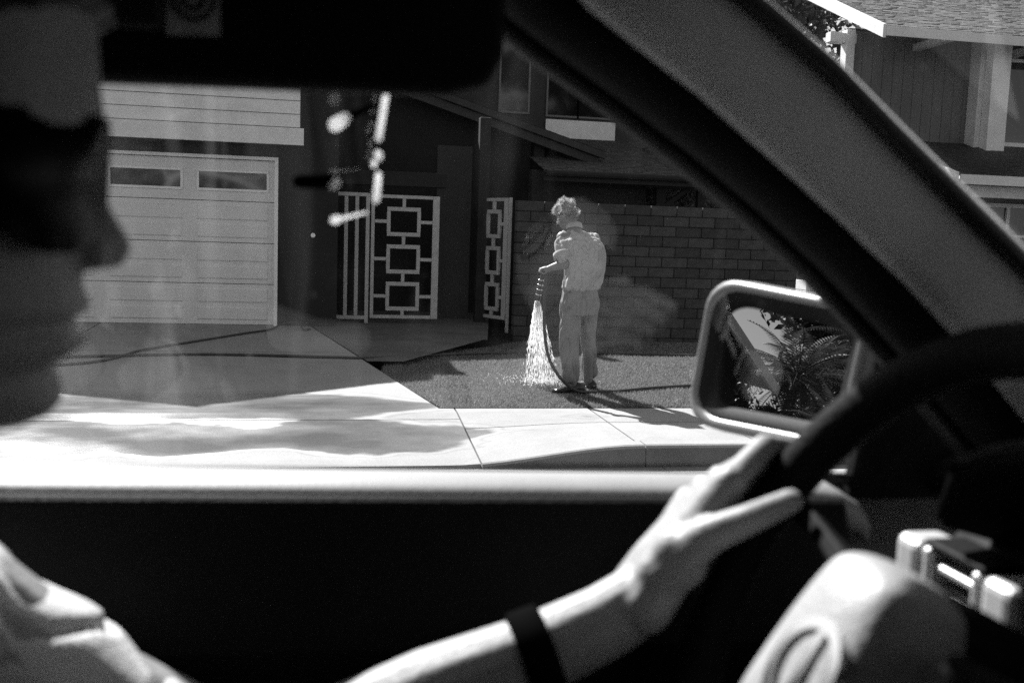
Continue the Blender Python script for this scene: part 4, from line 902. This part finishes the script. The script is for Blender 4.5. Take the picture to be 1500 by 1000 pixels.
# door mirror
MI = cpart('door_mirror'); 
def mpt(u, v, d=0.): return MC + MU*u + MV*v + MN*d
MC = Vector((.545, 1.115, 1.352)); dd = (MC-Vector((0, 0, CAMZ))).normalized(); rdir = Vector((-.80, .56, .10)).normalized(); MN = (rdir-dd).normalized()
MU = Vector((0, 0, 1)).cross(MN).normalized(); MV = MN.cross(MU)
W2, H2 = .134, .081
def rrect(a, b, r, n=6, skew=.0):
    pts = []
    for cx, cy, a0 in ((a-r, b-r, 0), (-a+r, b-r, 90), (-a+r, -b+r, 180), (a-r, -b+r, 270)):
        for k in range(n+1): t = R(a0+90*k/n); pts.append((cx+r*math.cos(t), cy+r*math.sin(t)))
    return pts
sh_ = rrect(1, 1, .42)
def mring(sx, sy, d): return [mpt(u*sx*(1.0+.02*v), v*sy*(1-.10*u), d) for u, v in sh_]
g = G(); g.add(mring(W2-.020, H2-.018, -.010), [tuple(range(len(sh_)))]); cp('mirror_glass', g, M_mirror, MI)
g = G(); g.loft([mring(W2-.024, H2-.022, -.013), mring(W2-.021, H2-.019, -.008), mring(W2-.006, H2-.005, .002), mring(W2-.003, H2-.003, .0015), mring(W2-.004, H2-.004, -.012)]); cp('mirror_bezel', g, M_blk, MI, smooth=True)
g = G(); g.loft([mring(W2-.008, H2-.008, -.012), mring(W2-.004, H2-.004, .0), mring(W2+.002, H2+.002, .008), mring(W2+.010, H2+.010, .004), mring(W2+.014, H2+.013, -.02), mring(W2+.010, H2+.010, -.055), mring(W2*.8, H2*.8, -.09), mring(W2*.4, H2*.4, -.105)])
cp('mirror_housing', g, pm('mirror_housing_paint', .14, .35, .5, .06, 10, coat=.3), MI, smooth=True)
g = G(); g.chain([mpt(.07, -.06, -.05), (.60, .93, 1.29), (.62, .87, 1.28)], [.03, .028, .03], 10); cp('mirror_arm', remeshed(g, .006, 2), M_blk, MI)
# seats
for y in (.5, -.27):
    s_ = cpart('front_seat')
    g = G(); g.prism([(-.30, y-.24, .62), (.18, y-.23, .66), (.2, y+.23, .66), (-.30, y+.24, .62)], (0, 0, .14)); cp('seat_cushion', g, M_blk, s_, bevel=.04, seg=3)
    if y < 0:
        g = G(); g.prism([(-.55, y-.24, .72), (-.55, y+.24, .72), (-.72, y+.21, 1.20), (-.72, y-.21, 1.20)], (-.12, 0, .02)); cp('backrest', g, M_blk, s_, bevel=.04, seg=3); continue
    g = G(); g.prism([(-.42, y-.24, .72), (-.42, y+.24, .72), (-.46, y+.21, 1.24), (-.46, y-.21, 1.24)], (-.12, 0, .02)); cp('backrest', g, M_blk, s_, bevel=.04, seg=3)
    g = G(); g.prism([(-.40, y-.12, 1.32), (-.40, y+.12, 1.32), (-.42, y+.11, 1.50), (-.42, y-.11, 1.50)], (-.09, 0, 0)); cp('head_restraint', g, M_blk, s_, bevel=.03, seg=3)
    g = G()
    for k in (-.05, .05): g.tube([(-.50, y+k, 1.2), (-.45, y+k, 1.36)], .006, 8)
    cp('head_restraint_post', g, M_chr, s_)
# window glints imitated by an added frosted shape under the visor
KC = thing('window_glints', (.045, .742, 1.60), 'glints on the side window, built as added frosted rods below the sun visor', 'glint')
M_glint, cn, cl, cb = base_mat('glint_frosted')
cb.inputs['Base Color'].default_value = (.85, .85, .85, 1); cb.inputs['Roughness'].default_value = .6; cb.inputs['Specular IOR Level'].default_value = .05
ct = cn.new('ShaderNodeBsdfTranslucent'); ct.inputs[0].default_value = (.9, .9, .9, 1); cm_ = cn.new('ShaderNodeMixShader'); cm_.inputs[0].default_value = .75
cl.new(cb.outputs[0], cm_.inputs[1]); cl.new(ct.outputs[0], cm_.inputs[2]); cl.new(cm_.outputs[0], cn['Material Output'].inputs[0])
M_glintd = pm('glint_dark', .004, 1., .0, .1, 20)
def kb(name, a, b, r0, r1, mat): g = G(); g.rcone(a, b, r0, r1, 10); ob(name, g, mat, KC, smooth=True)
kb('rod', (.049, .74, 1.597), (.0440, .74, 1.564), .0022, .0024, M_glint); kb('bead', (.044, .74, 1.553), (.0445, .74, 1.551), .0028, .0028, M_glint); kb('bead', (.041, .74, 1.5465), (.041, .74, 1.545), .0022, .0022, M_glint)
kb('rod', (.0445, .74, 1.538), (.043, .74, 1.520), .0022, .0026, M_glint); kb('arm', (.041, .74, 1.588), (.020, .74, 1.577), .0018, .0035, M_glintd); kb('tip', (.020, .738, 1.577), (.013, .738, 1.572), .004, .005, M_glint)
kb('arm', (.036, .74, 1.5105), (.018, .74, 1.5055), .0007, .0012, M_glint); kb('tip', (.016, .738, 1.505), (.013, .738, 1.504), .0028, .0028, M_glint); kb('tip', (.014, .738, 1.531), (.012, .738, 1.529), .0034, .0034, M_glint); kb('arm', (.010, .742, 1.532), (-.012, .742, 1.531), .006, .005, M_glintd)
g = G(); g.tube([(.049, .74, 1.597), (.052, .72, 1.62), (.052, .672, 1.62)], .001, 6); ob('hook', g, M_glint, KC)
# ------------------------------------------------------------------ the driver
DR = thing('person', (-.3, .5, .75), 'driver in profile wearing dark sunglasses, bare forearm reaching for the steering wheel', 'person')
M_dskin = pm('driver_skin', .25, .5, .35, .08, 25, .1, 200, fine=.05); M_dshirt = pm('driver_shirt', .5, .85, .15, .06, 20, .2, 250)
HR = [(1.645, -.160, -.24, .03), (1.635, -.135, -.27, .05), (1.615, -.110, -.295, .066), (1.59, -.1015, -.308, .075), (1.56, -.100, -.312, .078), (1.543, -.098, -.312, .078), (1.53, -.101, -.311, .078), (1.518, -.1045, -.310, .077), (1.505, -.1085, -.306, .076), (1.49, -.110, -.30, .074), (1.475, -.110, -.292, .072), (1.464, -.1085, -.285, .069), (1.4575, -.1050, -.28, .067), (1.4535, -.1085, -.278, .067), (1.4490, -.1225, -.275, .066), (1.4450, -.1085, -.27, .065), (1.4405, -.1060, -.268, .064), (1.435, -.1130, -.265, .063), (1.4280, -.1230, -.26, .061), (1.420, -.1195, -.25, .058), (1.412, -.1185, -.24, .054), (1.405, -.1245, -.23, .047), (1.400, -.136, -.22, .035)]
def turn(g_):
    c_, s_ = math.cos(R(10)), math.sin(R(10)); g_.v = [(-.2+(p[0]+.2)*c_-(p[1]-.5)*s_, .5+(p[0]+.2)*s_+(p[1]-.5)*c_, p[2]) for p in g_.v]; return g_
rings = []
for z, xf, xb, hw in HR:
    xc = xf-.085; ring = []
    for q in np.linspace(0, 2*math.pi, 41)[:-1]:
        c, s = math.cos(q), math.sin(q); x = xc+(xf-xc)*abs(c)**(.72 if z > 1.5 else 1.05) if c > 0 else xc-(xc-xb)*abs(c)**.8
        ring.append((x, .5+hw*math.copysign(abs(s)**.9, s), z))
    rings.append(ring)
g = G(); g.loft(rings[::-1])
g.chain([(-.109, .5, 1.520), (-.1035, .5, 1.500), (-.0985, .5, 1.4862)], [.0065, .0088, .0112])
for s in (-1, 1):
    g.chain([(-.107, .5+s*.008, 1.492), (-.1045, .5+s*.010, 1.4835)], [.008, .009]); g.ell((-.205, .5+s*.08, 1.505), (.026, .010, .034))
turn(g)
g.chain([(-.205, .5, 1.42), (-.235, .5, 1.30), (-.25, .5, 1.22)], [.060, .064, .085])
g.chain([(-.25, .32, 1.235), (-.26, .5, 1.22), (-.235, .68, 1.245)], [.055, .075, .052]); g.chain([(-.29, .5, 1.2), (-.30, .5, .85)], [.14, .14])
for s in (-1, 1): g.chain([(-.26, .5+s*.09, .82), (.14, .5+s*.14, .80), (.30, .5+s*.14, .5)], [.085, .065, .05])
# left arm to the wheel
g.chain([(-.235, .68, 1.245), (-.150, .688, 1.17), (-.03, .69, 1.098)], [.05, .046, .042]); g.chain([(-.03, .69, 1.098), (.030, .686, 1.137), (.086, .685, 1.164), (.164, .685, 1.192), (.213, .685, 1.214), (.240, .684, 1.231)], [.040, .038, .035, .030, .0275, .026])
# right arm resting low
g.chain([(-.25, .32, 1.235), (-.22, .27, .98), (.0, .30, .92), (.06, .31, .93)], [.05, .045, .035, .03])
# left hand on the rim: back of hand, four fingers wrapped over the far side, thumb along the near side
kn = [Vector((.300, .668, 1.324)), Vector((.301, .686, 1.320)), Vector((.296, .703, 1.309)), Vector((.288, .717, 1.296))]
wr = Vector((.240, .684, 1.231))
for i, k in enumerate(kn): g.chain([wr+Vector((0, (i-1.5)*.009, 0)), wr.lerp(k, .35)+Vector((0, (i-1.5)*.004, .0)), wr.lerp(k, .75)+Vector((0, -(i-1.5)*.001, -.004)), k], [.021, .0195, .0165, .0125], 10)
T = Vector((.5, 0, .866))
for i, k in enumerate(kn):
    d = T*(-.018*i+.004); a = k; b = Vector((.336, .694+.006*i, 1.341))+d; c = Vector((.362, .708, 1.336))+d; e = Vector((.371, .698, 1.316))+d; sc = (1, 1.04, 1, .88)[i]
    g.chain([a, b, c, e], [.0108*sc, .0098*sc, .0090*sc, .0078*sc], 10)
g.chain([(.250, .668, 1.255), (.276, .650, 1.289), (.303, .640, 1.304), (.334, .640, 1.3165)], [.019, .0142, .0112, .0092], 10); g.ell((.262, .664, 1.268), (.022, .018, .024))
ob('body', remeshed(g, .0028, 1), M_dskin, DR)
g = G()
for z, xf, xb, hw in HR[:9]: pass
rings = []
for z, xf, xb, hw in HR[:11]:
    xc = xf-.085; ring = []
    for q in np.linspace(0, 2*math.pi, 41)[:-1]:
        c, s = math.cos(q), math.sin(q); x = xc+(xf+.010-xc)*abs(c)**.72 if c > 0 else xc-(xc-xb+.010)*abs(c)**.8
        if z < 1.562: x = min(x, xf-.055-(1.562-z)*.9)
        ring.append((x, .5+(hw+.011)*math.copysign(abs(s)**.9, s), z+.006))
    rings.append(ring)
g.loft(rings[::-1]); turn(g); ob('hair', remeshed(g, .004, 2, disp=folds(.003, 60, (1, 1, .4))), pm('dark_hair', .014, .6, .15, .3, 80, stretch=(1, 1, .2)), DR)
sgl = bpy.data.objects.new('sunglasses', None); COL.objects.link(sgl); sgl.parent = DR; sgl.matrix_parent_inverse = Matrix.Translation(-Vector(DR.location))
g = G(); top = []; bot = []; n = 28
rings = []
for k in range(n+1):
    u = -1+2*k/n; a = R(86)*u; y = .5+.079*math.sin(a); x = -.0995-.075*(1-math.cos(a)); au = abs(u)
    zt = 1.547-.004*au; dp = .011+.050*math.sqrt(max(0, 1-((au-.47)/.40)**2)); nx, ny = math.cos(a), math.sin(a)
    rings.append([(x, y, zt), (x+.0035*nx, y+.0035*ny, zt), (x+.0035*nx, y+.0035*ny, zt-dp), (x, y, zt-dp)])
gl_ = ob('lens', turn(G().loft(rings)), pm('dark_lens', .004, .4, .15, .1, 5), None, smooth=True); gl_.parent = sgl
for s in (-1, 1):
    g = G(); g.prism([(-.145, .5+s*.080, 1.543), (-.215, .5+s*.083, 1.541), (-.235, .5+s*.081, 1.520), (-.22, .5+s*.082, 1.531), (-.145, .5+s*.080, 1.528)], (0, s*.004, 0)); turn(g); o = ob('temple_arm', g, pm('dark_frame', .10, .3, .5, .1, 5), None); o.parent = sgl
# shirt
g = G(); g.chain([(-.30, .5, 1.17), (-.315, .5, .84)], [.165, .165]); g.chain([(-.26, .32, 1.235), (-.29, .5, 1.20), (-.242, .675, 1.238)], [.075, .10, .072])
g.chain([(-.242, .675, 1.24), (-.185, .682, 1.200), (-.118, .686, 1.150)], [.060, .058, .058]); g.chain([(-.26, .32, 1.235), (-.225, .275, 1.02)], [.07, .062]); g.chain([(-.24, .5, 1.28), (-.26, .5, 1.2)], [.068, .09])
ob('shirt', remeshed(g, .006, 2, disp=creases(.017, 17, (1, .8, 1.2))), M_dshirt, DR)
# wristwatch
wt = bpy.data.objects.new('wristwatch', None); COL.objects.link(wt); wt.parent = DR; wt.matrix_parent_inverse = Matrix.Translation(-Vector(DR.location))
ax = Vector((.078, 0, .028)).normalized(); c0 = Vector((.163, .685, 1.192)); u_ = Vector((0, 1, 0)); v_ = ax.cross(u_)
g = G(); g.loft([[c0+ax*h+(u_*math.cos(q)+v_*math.sin(q))*r_ for q in np.linspace(0, 2*math.pi, 29)[:-1]] for h, r_ in ((-.013, .031), (-.011, .0350), (.011, .0345), (.013, .029))], cap=False); o = ob('strap', g, pm('strap_black', .005, 1., .0, .1, 20), None, smooth=True); o.parent = wt
cdir = (u_*.75-v_*.66).normalized(); g = G(); g.tube([c0+cdir*.030, c0+cdir*.042], [.018, .016], 20); o = ob('case', g, pm('strap_black', .005), None, bevel=.002); o.parent = wt
